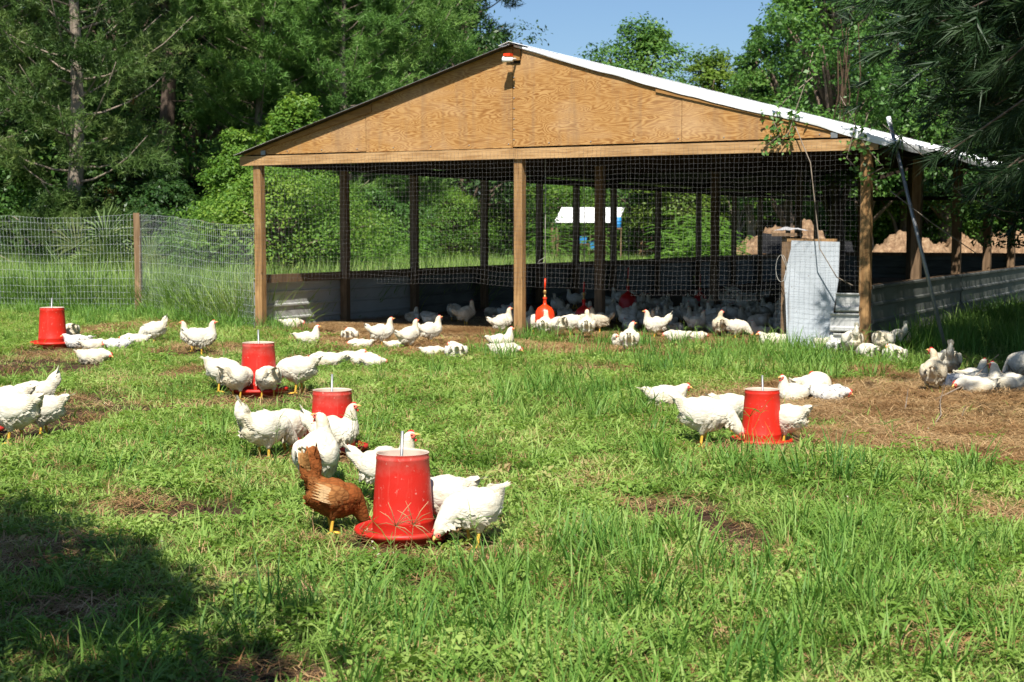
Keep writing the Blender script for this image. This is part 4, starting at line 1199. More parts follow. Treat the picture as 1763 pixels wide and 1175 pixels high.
V, F_, T, paths = broad_crown(120, 8.0, 2.1, 2.9, 64, 17000, 0.20)
shade = empty('broadleaf_tree', (-3.72, 1.2, 0), 0.5, 'leafy tree outside the frame whose shadow falls on the lower left lawn', 'tree')
link('trunk', limbs_mesh('trunk', paths, M['bark']), shade); link('crown', mesh_np('crown', V, F_, M['leaf_dark'], True, leaf_attr(T)), shade)

plant('oak_tall', 'broadleaf_tree', 0, 9.0, 16, 'tall leafy tree outside the frame at the right, nearest of those that shade the straw', x=7.0)
plant('oak', 'broadleaf_tree', 0, 9.6, 10.5, 'leafy tree outside the frame at the right whose shade falls on the resting flock', x=7.25)
plant('slim', 'broadleaf_tree', 0, 0.8, 5.8, 'slim tree outside the frame behind the camera, shading the bottom of the lawn', x=-1.6, wide=1.25)
plant('oak_dark', 'broadleaf_tree', 0, 20.3, 5.8, 'low dark tree outside the frame at the right, shading the middle knee wall', x=8.0, wide=1.2)
plant('oak_dark', 'broadleaf_tree', 0, 23.8, 6.0, 'low dark tree just outside the frame at the right, farthest along the knee wall', x=10.2, wide=1.2)
plant('oak_dark', 'broadleaf_tree', 0, 14.0, 12, 'dark leafy tree outside the frame at the right beside the near pine', x=11.2)
plant('oak_dark', 'broadleaf_tree', 0, 25.5, 12, 'dark leafy tree just outside the frame at the right behind the knee wall', x=13.2)
plant('oak_dark', 'broadleaf_tree', 0, 19.5, 11, 'leafy tree outside the frame at the right that shades the far knee wall', x=10.9)
# --- vines over the right end of the gable
def vines():
    rng = np.random.default_rng(31)
    root = empty('climbing_vine', shed_pt(W_ - 0.3, -0.16, 2.7), SHED_ANG, 'thin leafy vine hanging over the right end of the gable', 'vine')
    mb = MB(); C = []
    def stem(pts, r=0.006, leaf=True, dens=60):
        mb.tube(pts, r, 5)
        pts = np.array(pts, float)
        if leaf:
            for k in range(dens):
                i = rng.integers(0, len(pts) - 1); f = rng.uniform()
                C.append(pts[i] * (1 - f) + pts[i + 1] * f + rng.normal(0, 0.07, 3) * np.array([1, .4, 1]))
    stem([(-0.35, 0, 1.0), (-0.45, 0, 0.6), (-0.55, -.02, 0.3), (-0.62, -.03, 0.05), (-0.75, -.03, -0.12)], dens=95)
    stem([(-0.35, 0, 0.7), (-0.7, 0, 0.42), (-0.85, -.02, 0.22), (-0.75, -.02, 0.0), (-0.95, -.03, -0.15)], dens=80)
    stem([(0.35, 0.02, 0.25), (0.25, -.02, -0.05), (0.4, -.03, -0.25), (0.55, -.03, -0.42), (0.3, -.03, -0.55)], dens=70)
    stem([(0.0, 0.0, 0.45), (0.2, -.02, 0.1), (0.1, -.03, -0.3), (0.25, -.03, -0.45)], dens=40)
    stem([(-0.55, -.02, 0.1), (-0.35, -.03, -0.35), (-0.28, -.03, -0.9), (-0.22, -.03, -1.4), (0.0, -.03, -1.75), (0.2, -.03, -1.85)], 0.007, False)
    stem([(0.5, 0.1, 0.1), (1.1, 0.25, -0.4), (1.4, 0.3, -0.75), (1.9, 0.3, -0.95), (2.2, 0.3, -0.98)], 0.006, False)
    stem([(0.6, 0.1, -0.7), (1.1, .2, -1.1), (1.6, .25, -1.45)], 0.006, False)
    link('stem', mb.mesh('stem', M['pale_bark']), root)
    C = np.array(C); V, F_ = leaves(C, 0.07, np.tile(np.array([[0, -1.0, 0]]), (len(C), 1)), rng, 0.4, 0.6)
    tag(link('leaves', mesh_np('leaves', V, F_, M['leaf_oak'], True, leaf_attr(np.clip(rng.normal(.5, .2, len(C)), 0, 1))), root), kind='stuff')
vines()
def tree_vines():
    rng = np.random.default_rng(33)
    root = empty('dead_vine', at(1447, 380, 40.5), 0, 'curtain of brown dead vines hanging from the tall tree right of the sky', 'vine')
    mb = MB()
    for k in range(8):
        x = rng.normal(0, 0.16); y = rng.normal(0, .3); z1 = rng.uniform(3.6, 5.6); z0 = rng.uniform(1.0, 2.8)
        mb.tube([(x + rng.normal(0, .12), y, z1), (x + rng.normal(0, .1), y, (z0 + z1) / 2), (x + rng.normal(0, .15), y, z0)], [0.012, 0.02, 0.008], 5)
    link('stem', mb.mesh('stem', simple('dead_vine_brown', (0.055, 0.036, 0.022), 0.9, 0.1, 0, 8, 0.4)), root)
tree_vines()

# --- far shelter and earth piles behind the shed
def shelter():
    Y = 66.0
    a = at(948, 384, Y); b = at(1060, 384, Y); w = b.x - a.x; zt = at(1000, 363, Y + .8).z; ze = at(1000, 383, Y - .8).z
    root = empty('shelter', ((a.x + b.x) / 2, Y, 0), 0.12, 'small open shelter with a white roof beyond the pasture', 'shelter')
    for k in range(4):
        x0 = -w / 2 + w * k / 4; x1 = x0 + w / 4 - 0.02
        mb = MB(); mb.add([(x0, -0.9, ze), (x1, -0.9, ze), (x1 + 0.62, 0.9, zt + .15), (x0 + 0.62, 0.9, zt + .15), (x0, -0.9, ze - .02), (x1, -0.9, ze - .02), (x1 + .62, 0.9, zt + .13), (x0 + .62, 0.9, zt + .13)],
            [(0, 1, 2, 3), (7, 6, 5, 4), (0, 4, 5, 1), (1, 5, 6, 2), (2, 6, 7, 3), (3, 7, 4, 0)]); mb.build('roof_sheet', M['roof_white'], root)
    for x in (-w / 2 + .15, w / 2 - .15):
        for y in (-.7, .7):
            mb = MB(); mb.box((x, y, ze / 2), (0.1, 0.1, ze)); mb.build('post', M['old_wood'], root)
    mb = MB(); mb.box((0, 0.7, 0.9), (w - .3, 0.04, 1.0)); mb.build('back_board', M['old_wood'], root)
    bar = MB(); bar.lathe([(0, 0), (0.27, 0), (0.29, 0.05), (0.29, 0.30), (0.305, 0.32), (0.29, 0.34), (0.29, 0.56), (0.305, 0.58), (0.29, 0.60), (0.29, 0.85), (0.26, 0.90), (0, 0.90)], 20)
    br = bar.build('barrel', M['blue_plastic']); br.scale = (.52, .52, .52); br.location = (b.x + 0.02, Y - 1.1, 1.042 * 1.62); br.rotation_euler = (0, 0, 0)
    tag(br, 'blue plastic barrel on a stand at the right end of the white roofed shelter', 'barrel')
    st = MB()
    for x in (-.24, .24):
        for y in (-.24, .24): st.box((x, y, 0.5), (0.06, 0.06, 1.0))
    s_ = empty('barrel_stand', (b.x + 0.02, Y - 1.1, 0), 0, 'timber stand under the blue barrel', 'stand'); s_.scale = (.55, .55, 1.62)
    for x in (-.24, .24):
        for y in (-.24, .24): q = MB(); q.box((x, y, 0.5), (0.06, 0.06, 1.0)); q.build('leg', M['old_wood'], s_)
    q = MB(); q.box((0, 0, 1.022), (0.62, 0.62, 0.04)); q.build('top', M['old_wood'], s_)
    for px, lab in ((1003, 'blue bin under the middle of the white roofed shelter'), (1022, 'blue bin near the barrel end of the white roofed shelter')):
        p = at(px, 400, Y - 0.5)
        q = MB(); q.add([(-.2, -.2, 0), (.2, -.2, 0), (.2, .2, 0), (-.2, .2, 0), (-.26, -.26, .6), (.26, -.26, .6), (.26, .26, .6), (-.26, .26, .6)], [(3, 2, 1, 0), (0, 1, 5, 4), (1, 2, 6, 5), (2, 3, 7, 6), (3, 0, 4, 7)])
        q.box((0, 0, 0.615), (0.58, 0.58, 0.03)); o = q.build('bin', M['blue_plastic']); o.scale = (.75, .75, .5); o.location = (p.x, Y - .5, 1.0 if px == 1003 else 0.75); tag(o, lab, 'bin')
        t_ = empty('bin_table', (p.x, Y - .5, 0), 0, 'small timber table under the ' + lab.split(' under')[0].split(' near')[0] + (' in the middle of the shelter' if px == 1003 else ' next to the barrel'), 'table')
        hz = 1.0 if px == 1003 else 0.75
        q = MB(); q.box((0, 0, hz - .025), (0.6, 0.6, 0.04)); q.build('top', M['old_wood'], t_)
        for x in (-.25, .25):
            for y in (-.25, .25): q = MB(); q.box((x, y, (hz - .05) / 2), (0.05, 0.05, hz - .05)); q.build('leg', M['old_wood'], t_)
shelter()

def mound(px, Y, wpx, top_py, dy, label, seed):
    c = at(px, 400, Y); rx = wpx / F_PX * Y / 2; h = at(px, top_py, Y).z
    n = 110; m = 40
    gx_ = np.linspace(-1.25, 1.25, n); gy_ = np.linspace(-1.25, 1.25, m)
    A, B = np.meshgrid(gx_, gy_)
    r = np.sqrt(A ** 2 + B ** 2) + (fbm(A * 2 + seed, B * 2, seed, 3) - .5) * 0.5
    Z = np.clip(1.08 - np.maximum(r, 0) ** 1.6, -0.1, 1) * h * (0.8 + 0.5 * (fbm(A * 3, B * 3 + seed, seed + 3, 4) - .3)) + (fbm(A * 12, B * 9, seed + 9, 4) - .5) * 0.34 * h
    q = (np.arange(m - 1)[:, None] * n + np.arange(n - 1)[None, :]).ravel()
    o = link('earth_mound', mesh_np('earth_mound', np.stack([A.ravel() * rx, B.ravel() * dy, Z.ravel()], 1), np.stack([q, q + 1, q + n + 1, q + n], 1), M['mound']))
    o.location = (c.x, Y, -0.03); tag(o, label, 'earth mound')
mound(1355, 56, 210, 378, 2.6, 'largest brown mound of earth and chips, left of the right front post', 3)
mound(1118, 72, 60, 398, 1.6, 'small brown mound far across the pasture', 5)
mound(1560, 60, 190, 397, 2.2, 'long brown pile behind the leaning pipe', 7)
mound(1735, 60, 150, 398, 2.2, 'brown pile at the right behind the side posts', 9)
mound(1655, 66, 110, 398, 2.0, 'brown pile between the two side posts at the right', 12)
# black strip along the front of the big mound
n = 26; m = 8
A, B = np.meshgrid(np.linspace(0, 1, n), np.linspace(0, 1, m))
p0 = at(1308, 398, 53.2); p1 = at(1470, 415, 53.2)
Xs = p0.x + (p1.x - p0.x) * A; Zs = p0.z - 0.06 + (p1.z - p0.z) * A - 0.75 * B + 0.12 * (fbm(A * 5, B * 3, 81, 3) - .5); Ys = 53.4 - 0.9 * B + 0.2 * fbm(A * 6, B * 2, 83, 2)
q = (np.arange(m - 1)[:, None] * n + np.arange(n - 1)[None, :]).ravel()
Vt = np.concatenate([np.stack([Xs.ravel(), Ys.ravel(), Zs.ravel()], 1), np.stack([Xs.ravel(), Ys.ravel() + .03, Zs.ravel() - .02], 1)])
Ft = np.stack([q, q + 1, q + n + 1, q + n], 1); Ft = np.concatenate([Ft, Ft[:, ::-1] + n * m])
tp = link('dark_strip', mesh_np('dark_strip', Vt, Ft, M['strip_black'])); tag(tp, 'black strip along the front of the largest brown mound', 'dark_strip')
# ------------------------------------------------------------------ grass
M['grass'] = leaf_material('lawn_blade', (0.086, 0.165, 0.025), (0.180, 0.290, 0.055), (0.310, 0.395, 0.115), 0.33, 0.55, 0.9, (0.33, 0.26, 0.12), spec=0.2, by='obj', pamt=1.9)
M['grass_deep'] = leaf_material('tall_blade', (0.056, 0.142, 0.024), (0.112, 0.228, 0.038), (0.200, 0.310, 0.070), 0.33, 0.52, 0.8, spec=0.2, by='obj', pamt=1.9)
M['grass_field'] = leaf_material('pasture_blade', (0.10, 0.19, 0.034), (0.18, 0.29, 0.062), (0.28, 0.36, 0.115), 0.35, 0.5, 0.35, (0.30, 0.25, 0.12), by='obj')
M['dry'] = leaf_material('dry_blade', (0.15, 0.075, 0.028), (0.30, 0.175, 0.075), (0.50, 0.36, 0.19), 0.15, 0.6, 0.9, by='obj')

def blades(rng, n, h, w, spread, lean, segs=3, flat=0.0):
    """curved tapering blades rooted in a disc"""
    Vs = []; Fs = []; b = 0
    for k in range(n):
        a = rng.uniform(0, 6.28); r = spread * math.sqrt(rng.uniform()); p = np.array([r * math.cos(a), r * math.sin(a), -0.01])
        az = a + rng.normal(0, 0.9); ln = h * rng.uniform(0.55, 1.25); le = lean * rng.uniform(0.4, 1.5)
        dirh = np.array([math.cos(az), math.sin(az), 0.0]); side = np.array([-dirh[1], dirh[0], 0]); ww = w * rng.uniform(0.7, 1.3)
        th = rng.uniform(0.0, 0.35) + flat
        pts = []
        for s in range(segs + 1):
            pts.append(p.copy()); th2 = min(2.1, th + le * s / segs)
            p = p + (dirh * math.sin(th2) + np.array([0, 0, math.cos(th2)])) * ln / segs
        tw = rng.normal(0, 0.5)
        for s in range(segs):
            f = s / segs; wd = ww * (1 - f ** 2.2) * (0.75 + 0.5 * min(1, f * 2)); sd = side * math.cos(tw * f) + np.array([0, 0, 1]) * math.sin(tw * f) * .5
            Vs += [pts[s] - sd * wd / 2, pts[s] + sd * wd / 2]
        Vs.append(pts[segs])
        for s in range(segs - 1): Fs.append((b + 2 * s, b + 2 * s + 1, b + 2 * s + 3, b + 2 * s + 2))
        Fs.append((b + 2 * segs - 2, b + 2 * segs - 1, b + 2 * segs))
        b += 2 * segs + 1
    return Vs, Fs
def weed_leaves(rng, n, spread, size):
    Vs = []; Fs = []; b = 0
    for k in range(n):
        a = rng.uniform(0, 6.28); r = spread * math.sqrt(rng.uniform()); z = rng.uniform(0.012, 0.06)
        c = np.array([r * math.cos(a), r * math.sin(a), z]); az = rng.uniform(0, 6.28)
        d = np.array([math.cos(az), math.sin(az), rng.uniform(-.2, .45)]); d /= np.linalg.norm(d)
        s = np.cross(d, [0, 0, 1]); s /= np.linalg.norm(s); L = size * rng.uniform(.6, 1.3)
        Vs += [c, c + d * L * .45 + s * L * .27 + np.array([0, 0, .004]), c + d * L - np.array([0, 0, .15 * L]), c + d * L * .45 - s * L * .27 + np.array([0, 0, .004])]
        Fs.append((b, b + 1, b + 2, b + 3)); b += 4
    return Vs, Fs
def straws(rng, n, spread, L, w, up=0.15):
    Vs = []; Fs = []; b = 0
    for k in range(n):
        a = rng.uniform(0, 6.28); r = spread * math.sqrt(rng.uniform()); c = np.array([r * math.cos(a), r * math.sin(a), rng.uniform(0.002, 0.03)])
        az = rng.uniform(0, 6.28); d = np.array([math.cos(az), math.sin(az), rng.normal(0, up)]); d /= np.linalg.norm(d)
        s = np.array([-d[1], d[0], 0]) * w / 2; l = L * rng.uniform(.5, 1.3)
        bend = np.array([0, 0, .06 * l])
        Vs += [c - d * l / 2 - s, c - d * l / 2 + s, c + bend + s, c + bend - s, c + d * l / 2]
        Fs += [(b, b + 1, b + 2, b + 3), (b + 3, b + 2, b + 4)]; b += 5
    return Vs, Fs
def seed_stalk(rng):
    mb = MB(); 
    for k in range(2):
        h = rng.uniform(.22, .36); a = rng.uniform(0, 6.28); le = rng.uniform(.02, .09)
        top = Vector((math.cos(a) * le, math.sin(a) * le, h)); mb.tube([(0, 0, 0), (top.x * .3, top.y * .3, h * .55), top], [.0016, .0013, .001], 3, cap=False)
        for q in range(rng.integers(3, 6)):
            b = rng.uniform(0, 6.28); l = rng.uniform(.06, .11); el = rng.uniform(.1, .9)
            e = top + Vector((math.cos(b) * math.cos(el), math.sin(b) * math.cos(el), math.sin(el))) * l
            mb.tube([top, (top + e) / 2 + Vector((0, 0, .008)), e], [.0012, .0015, .0006], 3, cap=False)
    return mb.v, mb.f

def proto_coll(name, defs):
    c = bpy.data.collections.new(name)
    for i, (Vs, Fs, mt) in enumerate(defs):
        me = bpy.data.meshes.new('%s_blade_%02d' % (name, i)); me.from_pydata([tuple(v) for v in Vs], [], [tuple(f) for f in Fs]); me.materials.append(mt)
        me.polygons.foreach_set('use_smooth', [True] * len(me.polygons)); me.update()
        o = bpy.data.objects.new('%s_tuft_%02d' % (name, i), me); c.objects.link(o)
    return c

def scatter(name, pos, rot, scl, idx, coll, label):
    """one object: points carrying attributes, a tuft instanced on each by geometry nodes"""
    me = bpy.data.meshes.new(name); n = len(pos)
    me.vertices.add(n); me.vertices.foreach_set('co', np.asarray(pos, np.float32).ravel())
    a = me.attributes.new('tuft_rot', 'FLOAT_VECTOR', 'POINT'); a.data.foreach_set('vector', np.asarray(rot, np.float32).ravel())
    a = me.attributes.new('tuft_scale', 'FLOAT_VECTOR', 'POINT'); a.data.foreach_set('vector', np.asarray(scl, np.float32).ravel())
    a = me.attributes.new('tuft_kind', 'INT', 'POINT'); a.data.foreach_set('value', np.asarray(idx, np.int32))
    me.update()
    o = link(name, me)
    g = bpy.data.node_groups.new(name + '_scatter', 'GeometryNodeTree')
    g.interface.new_socket('Geometry', in_out='INPUT', socket_type='NodeSocketGeometry')
    g.interface.new_socket('Geometry', in_out='OUTPUT', socket_type='NodeSocketGeometry')
    gi = g.nodes.new('NodeGroupInput'); go = g.nodes.new('NodeGroupOutput')
    ip = g.nodes.new('GeometryNodeInstanceOnPoints'); ci = g.nodes.new('GeometryNodeCollectionInfo')
    ci.inputs['Collection'].default_value = coll; ci.inputs['Separate Children'].default_value = True; ci.inputs['Reset Children'].default_value = True
    ip.inputs['Pick Instance'].default_value = True
    def na(nm, ty):
        q = g.nodes.new('GeometryNodeInputNamedAttribute'); q.data_type = ty; q.inputs['Name'].default_value = nm
        return [s for s in q.outputs if s.enabled and s.name == 'Attribute'][0]
    g.links.new(gi.outputs[0], ip.inputs['Points']); g.links.new(ci.outputs[0], ip.inputs['Instance'])
    g.links.new(na('tuft_kind', 'INT'), ip.inputs['Instance Index'])
    e2r = g.nodes.new('FunctionNodeEulerToRotation'); g.links.new(na('tuft_rot', 'FLOAT_VECTOR'), e2r.inputs[0])
    g.links.new(e2r.outputs[0], ip.inputs['Rotation']); g.links.new(na('tuft_scale', 'FLOAT_VECTOR'), ip.inputs['Scale'])
    g.links.new(ip.outputs[0], go.inputs[0])
    md = o.modifiers.new('scatter', 'NODES'); md.node_group = g
    tag(o, label, kind='stuff')
    return o

gr = np.random.default_rng(400)
lawn_defs = []
for k in range(4): lawn_defs.append((*blades(gr, 17, 0.074, 0.0066, 0.06, 1.5, 3, 0.25), M['grass']))                 # 0-3 short tangled blades
for k in range(3): lawn_defs.append((*blades(gr, 12, 0.115, 0.0072, 0.06, 1.5, 3, 0.5), M['grass']))          # 4-6 sprawling blades
for k in range(3): lawn_defs.append((*weed_leaves(gr, 20, 0.075, 0.034), M['grass']))                         # 7-9 small leafed weeds
for k in range(3): lawn_defs.append((*blades(gr, 13, 0.225, 0.0064, 0.055, 1.1, 4), M['grass_deep']))           # 10-12 tall tufts
for k in range(3): lawn_defs.append((*straws(gr, 22, 0.10, 0.12, 0.0032), M['dry']))                          # 13-15 dead straw
for k in range(2): lawn_defs.append((*seed_stalk(gr), M['grass_deep']))                                            # 16-17 seed heads
for k in range(2): lawn_defs.append((*blades(gr, 9, 0.10, 0.0045, 0.05, 1.4), M['dry']))                      # 18-19 dry blades
lawn_coll = proto_coll('lawn', lawn_defs)

def wedge(n, y0, y1, margin=1.12, power=1.0):
    Y = y0 + (y1 - y0) * gr.uniform(0, 1, n)
    half = 0.346 * Y * margin + 1.7
    keep_ = gr.uniform(0, 1, n) < half / (0.346 * y1 * margin + 1.7)
    Y = Y[keep_]; half = half[keep_]
    return gr.uniform(-1, 1, len(Y)) * half, Y

def px_ellipse(X, Y, px, py, hw, hh):
    c = on_ground(px, py); a = on_ground(px + hw, py); b0 = on_ground(px, py - hh); b1 = on_ground(px, py + hh)
    return np.sqrt(((X - c.x) / (a.x - c.x)) ** 2 + ((Y - (b0.y + b1.y) / 2) / (abs(b0.y - b1.y) / 2)) ** 2)
LUSH = [(1250, 980, 420, 60, 0.7), (700, 1120, 260, 60, 0.8), (1180, 1120, 420, 70, 0.8), (1040, 1010, 150, 90, 1.0), (1350, 1010, 300, 90, 0.8), (820, 1080, 220, 90, 0.9), (1500, 1100, 330, 90, 0.7), (1130, 620, 190, 26, 1.0), (1430, 640, 170, 26, 1.0), (1590, 660, 50, 16, 0.9),
        (960, 700, 120, 40, 0.6), (880, 610, 60, 24, 0.8), (560, 1080, 160, 70, 0.5), (180, 1130, 200, 50, 0.5), (1660, 990, 150, 70, 0.6), (470, 560, 50, 14, 0.9), (250, 555, 200, 10, 0.7), (1060, 700, 120, 30, 0.6), (1230, 810, 120, 26, 0.7), (1560, 830, 140, 24, 0.6), (1000, 590, 60, 8, 0.6)]
def lush(X, Y):
    n = fbm(X * 1.3, Y * 1.3, 91, 3) - 0.5; v = np.zeros_like(X)
    for px, py, hw, hh, s in LUSH: v = np.maximum(v, s * np.clip((1.25 - px_ellipse(X, Y, px, py, hw, hh) - n * 1.4) / 0.5, 0, 1))
    return np.clip(v + np.clip((fbm(X * 0.8, Y * 0.8, 95, 4) - 0.62) * 4, 0, 0.5), 0, 1)

def outside_shed(X, Y, m=0.0):
    s, t_ = shed_st(X, Y)
    return ~((s > -0.12) & (s < W_ + 0.12) & (t_ > -0.12 + m) & (t_ < LEN_ + 0.1))
FEED_PTS = []   # filled by the feeders' table below: (x, y, clear radius)

def build_lawn():
    P = []; K = []; S = []; R = []
    def put(X, Y, kinds, smin, smax, tilt=0.12, zs=1.0):
        n = len(X); P.append(np.stack([X, Y, ground_z(X, Y)], 1)); K.append(gr.choice(kinds, n))
        s = gr.uniform(smin, smax, n); S.append(np.stack([s, s, s * zs], 1)); R.append(np.stack([gr.normal(0, tilt, n), gr.normal(0, tilt, n), gr.uniform(0, 6.28, n)], 1))
    bands = ((3.7, 7.5, 820, 1.0), (7.5, 12, 560, 1.1), (12, 18, 380, 1.2), (18, 27, 260, 1.4))
    for y0, y1, dens, sc in bands:
        area = (y1 - y0) * 2 * (0.346 * y1 * 1.12 + 1.7)
        X, Y = wedge(int(area * dens), y0, y1)
        ok = outside_shed(X, Y); X, Y = X[ok], Y[ok]
        for fx, fy, fr in FEED_PTS:
            ok = (X - fx) ** 2 + (Y - fy) ** 2 > fr ** 2; X, Y = X[ok], Y[ok]
        soil, straw = worn(X, Y); cover = np.clip(np.maximum(soil, straw * 0.92), 0, 1)
        thin = 0.5 + 0.85 * (fbm(X * 1.9, Y * 1.9, 51, 3) - 0.3)
        u = gr.uniform(0, 1, len(X)); green = u < np.clip(thin, 0.25, 1) * (1 - cover) ** 2.0
        lu = lush(X, Y); gxx, gyy, gl = X[green], Y[green], lu[green]
        typ = gr.uniform(0, 1, len(gxx)); hvar = 0.75 + 0.55 * fbm(gxx * 0.9, gyy * 0.9, 55, 3)
        a = typ < 0.42; put(gxx[a], gyy[a], [0, 1, 2, 3], 0.8 * sc * .9, 1.3 * sc)
        a = (typ >= 0.42) & (typ < 0.72); put(gxx[a], gyy[a], [4, 5, 6], 0.75 * sc, 1.2 * sc, 0.2)
        a = (typ >= 0.72) & (typ < 0.82); put(gxx[a], gyy[a], [7, 8, 9], 0.8 * sc, 1.35 * sc, 0.15)
        a = (typ >= 0.82) & (typ < 0.98); put(gxx[a], gyy[a], [13, 14, 15, 18, 19], 0.7 * sc, 1.1 * sc, 0.1)
        a = (gr.uniform(0, 1, len(gxx)) < gl * 0.10 + 0.0015); put(gxx[a], gyy[a], [10, 11, 12], 0.75 * min(sc, 1.2), 1.2 * min(sc, 1.25), 0.15)
        a = (gr.uniform(0, 1, len(gxx)) < 0.0012 + gl * 0.003); put(gxx[a], gyy[a], [16, 17], 0.8, 1.25, 0.1)
        st = gr.uniform(0, 1, len(X)) < straw * 0.95 * (1 - 0.85 * soil); put(X[st], Y[st], [13, 14, 15], 0.9 * sc, 1.5 * sc, 0.06)
        st = gr.uniform(0, 1, len(X)) < cover * 0.035; put(X[st], Y[st], [0, 1, 4, 5], 0.6 * sc, 1.1 * sc, 0.1)
    # bedding chips and stems along the front of the shed, inside the sill
    s = gr.uniform(0.1, W_ - 0.1, 9000); t_ = gr.beta(1, 2.2, 9000) * 4.5
    X = SHED_L.x + U.x * s + D.x * t_; Y = SHED_L.y + U.y * s + D.y * t_
    n = len(X); P.append(np.stack([X, Y, np.maximum(ground_z(X, Y), 0) + 0.035], 1)); K.append(gr.choice([13, 14, 15], n))
    sc = gr.uniform(.7, 1.2, n); S.append(np.stack([sc, sc, sc], 1)); R.append(np.stack([0 * sc, 0 * sc, gr.uniform(0, 6.28, n)], 1))
    # stronger growth at the foot of posts, walls and the wire fence
    for a, b, m_, wd in ((shed_pt(0, -0.05), shed_pt(0.6, -0.1), 30, 0.2), (shed_pt(S_C - .3, -0.1), shed_pt(S_C + .4, -0.1), 46, 0.16), (SHED_L, f1, 330, 0.25), (f1, Vector((-9.4, 27, 0)), 260, 0.3), (shed_pt(W_ * .52, -.2), shed_pt(W_ * .98, -.3), 150, 0.16), (shed_pt(W_ + .35, 0), shed_pt(W_ + .45, 9), 420, 0.35)):
        f = gr.uniform(0, 1, m_); X = a.x + (b.x - a.x) * f + gr.normal(0, wd, m_); Y = a.y + (b.y - a.y) * f + gr.normal(0, wd, m_)
        put(X, Y, [10, 11, 12, 4], 0.8, 1.6)
    scatter('grass', np.concatenate(P), np.concatenate(R), np.concatenate(S), np.concatenate(K), lawn_coll, 'short trodden lawn of the chicken yard with tall tufts and straw')

fld = []
for k in range(4): fld.append((*blades(gr, 26, 0.62, 0.013, 0.16, 0.8, 4), M['grass_field']))     # 0-3 tall pasture grass
for k in range(2): fld.append((*blades(gr, 22, 0.35, 0.013, 0.16, 1.0, 3), M['grass_field']))     # 4-5 shorter
for k in range(2): fld.append((*weed_leaves(gr, 60, 0.22, 0.10), M['leaf_weed'] if 'leaf_weed' in M else M['grass_field']))  # 6-7 leafy weeds
for k in range(2): fld.append((*blades(gr, 24, 0.40, 0.011, 0.13, 1.0, 4), M['grass_deep']))      # 8-9 shade weeds by the wall
fld_coll = proto_coll('pasture', fld)
def build_field():
    P = []; K = []; S = []; R = []
    def put(X, Y, kinds, smin, smax, tilt=0.12):
        n = len(X); P.append(np.stack([X, Y, 0 * X], 1)); K.append(gr.choice(kinds, n))
        s = gr.uniform(smin, smax, n); S.append(np.stack([s, s, s * gr.uniform(.8, 1.15, n)], 1)); R.append(np.stack([gr.normal(0, tilt, n), gr.normal(0, tilt, n), gr.uniform(0, 6.28, n)], 1))
    # behind the wire fence
    n = 34000; Y = 23.0 + 17 * gr.uniform(0, 1, n) ** 1.5; X = gr.uniform(-15, 2, n)
    fy = np.where(X < f1.x, f1.y + (f0.y - f1.y) * (X - f1.x) / (f0.x - f1.x), f1.y + (f2.y - f1.y) * (X - f1.x) / (f2.x - f1.x))
    s, t_ = shed_st(X, Y)
    ok = ((Y > fy + 0.25) & (X < f2.x) | (X >= f2.x)) & (s < -0.35) & (np.abs(X) < 0.40 * Y) & (gr.uniform(0, 1, n) < 0.55 + 0.6 * fbm(X * .5, Y * .5, 61, 3))
    X, Y = X[ok], Y[ok]; hv = 0.75 + 0.75 * fbm(X * 0.35, Y * 0.35, 63, 3)
    k = gr.uniform(0, 1, len(X))
    lowb = np.clip((Y - 23) / 6, 0.5, 1.15)
    a = k < 0.8; put(X[a], Y[a], [0, 1, 2, 3], .75, 1.5); a = k >= 0.8; put(X[a], Y[a], [4, 5, 6, 7], .9, 1.5)
    # open pasture beyond the shed
    n = 30000; Y = 30 + 62 * gr.uniform(0, 1, n) ** 1.1; X = gr.uniform(-20, 34, n)
    s, t_ = shed_st(X, Y); ok = ((s < -0.4) | (t_ > LEN_ + 0.5) | (s > W_ + 2.0)) & (np.abs(X) < 0.38 * Y) & ~((Y < 40) & (X < 2)) ; X, Y = X[ok], Y[ok]
    k = gr.uniform(0, 1, len(X)); far = 0.9 + Y / 90
    a = k < 0.3; put(X[a], Y[a], [0, 1, 2, 3], .55, .95); a = k >= 0.3; put(X[a], Y[a], [4, 5], .9, 1.7)
    # weeds in the shade along the right knee wall
    n = 420; t_ = gr.uniform(-0.2, 12, n); s = W_ + 0.30 + np.abs(gr.normal(0, 0.7, n)); X = SHED_L.x + U.x * s + D.x * t_; Y = SHED_L.y + U.y * s + D.y * t_
    put(X, Y, [8, 9, 4], .6, 1.25)
    scatter('pasture_grass', np.concatenate(P), np.concatenate(R), np.concatenate(S), np.concatenate(K), fld_coll, 'tall sunlit pasture grass behind the fence and the shed')
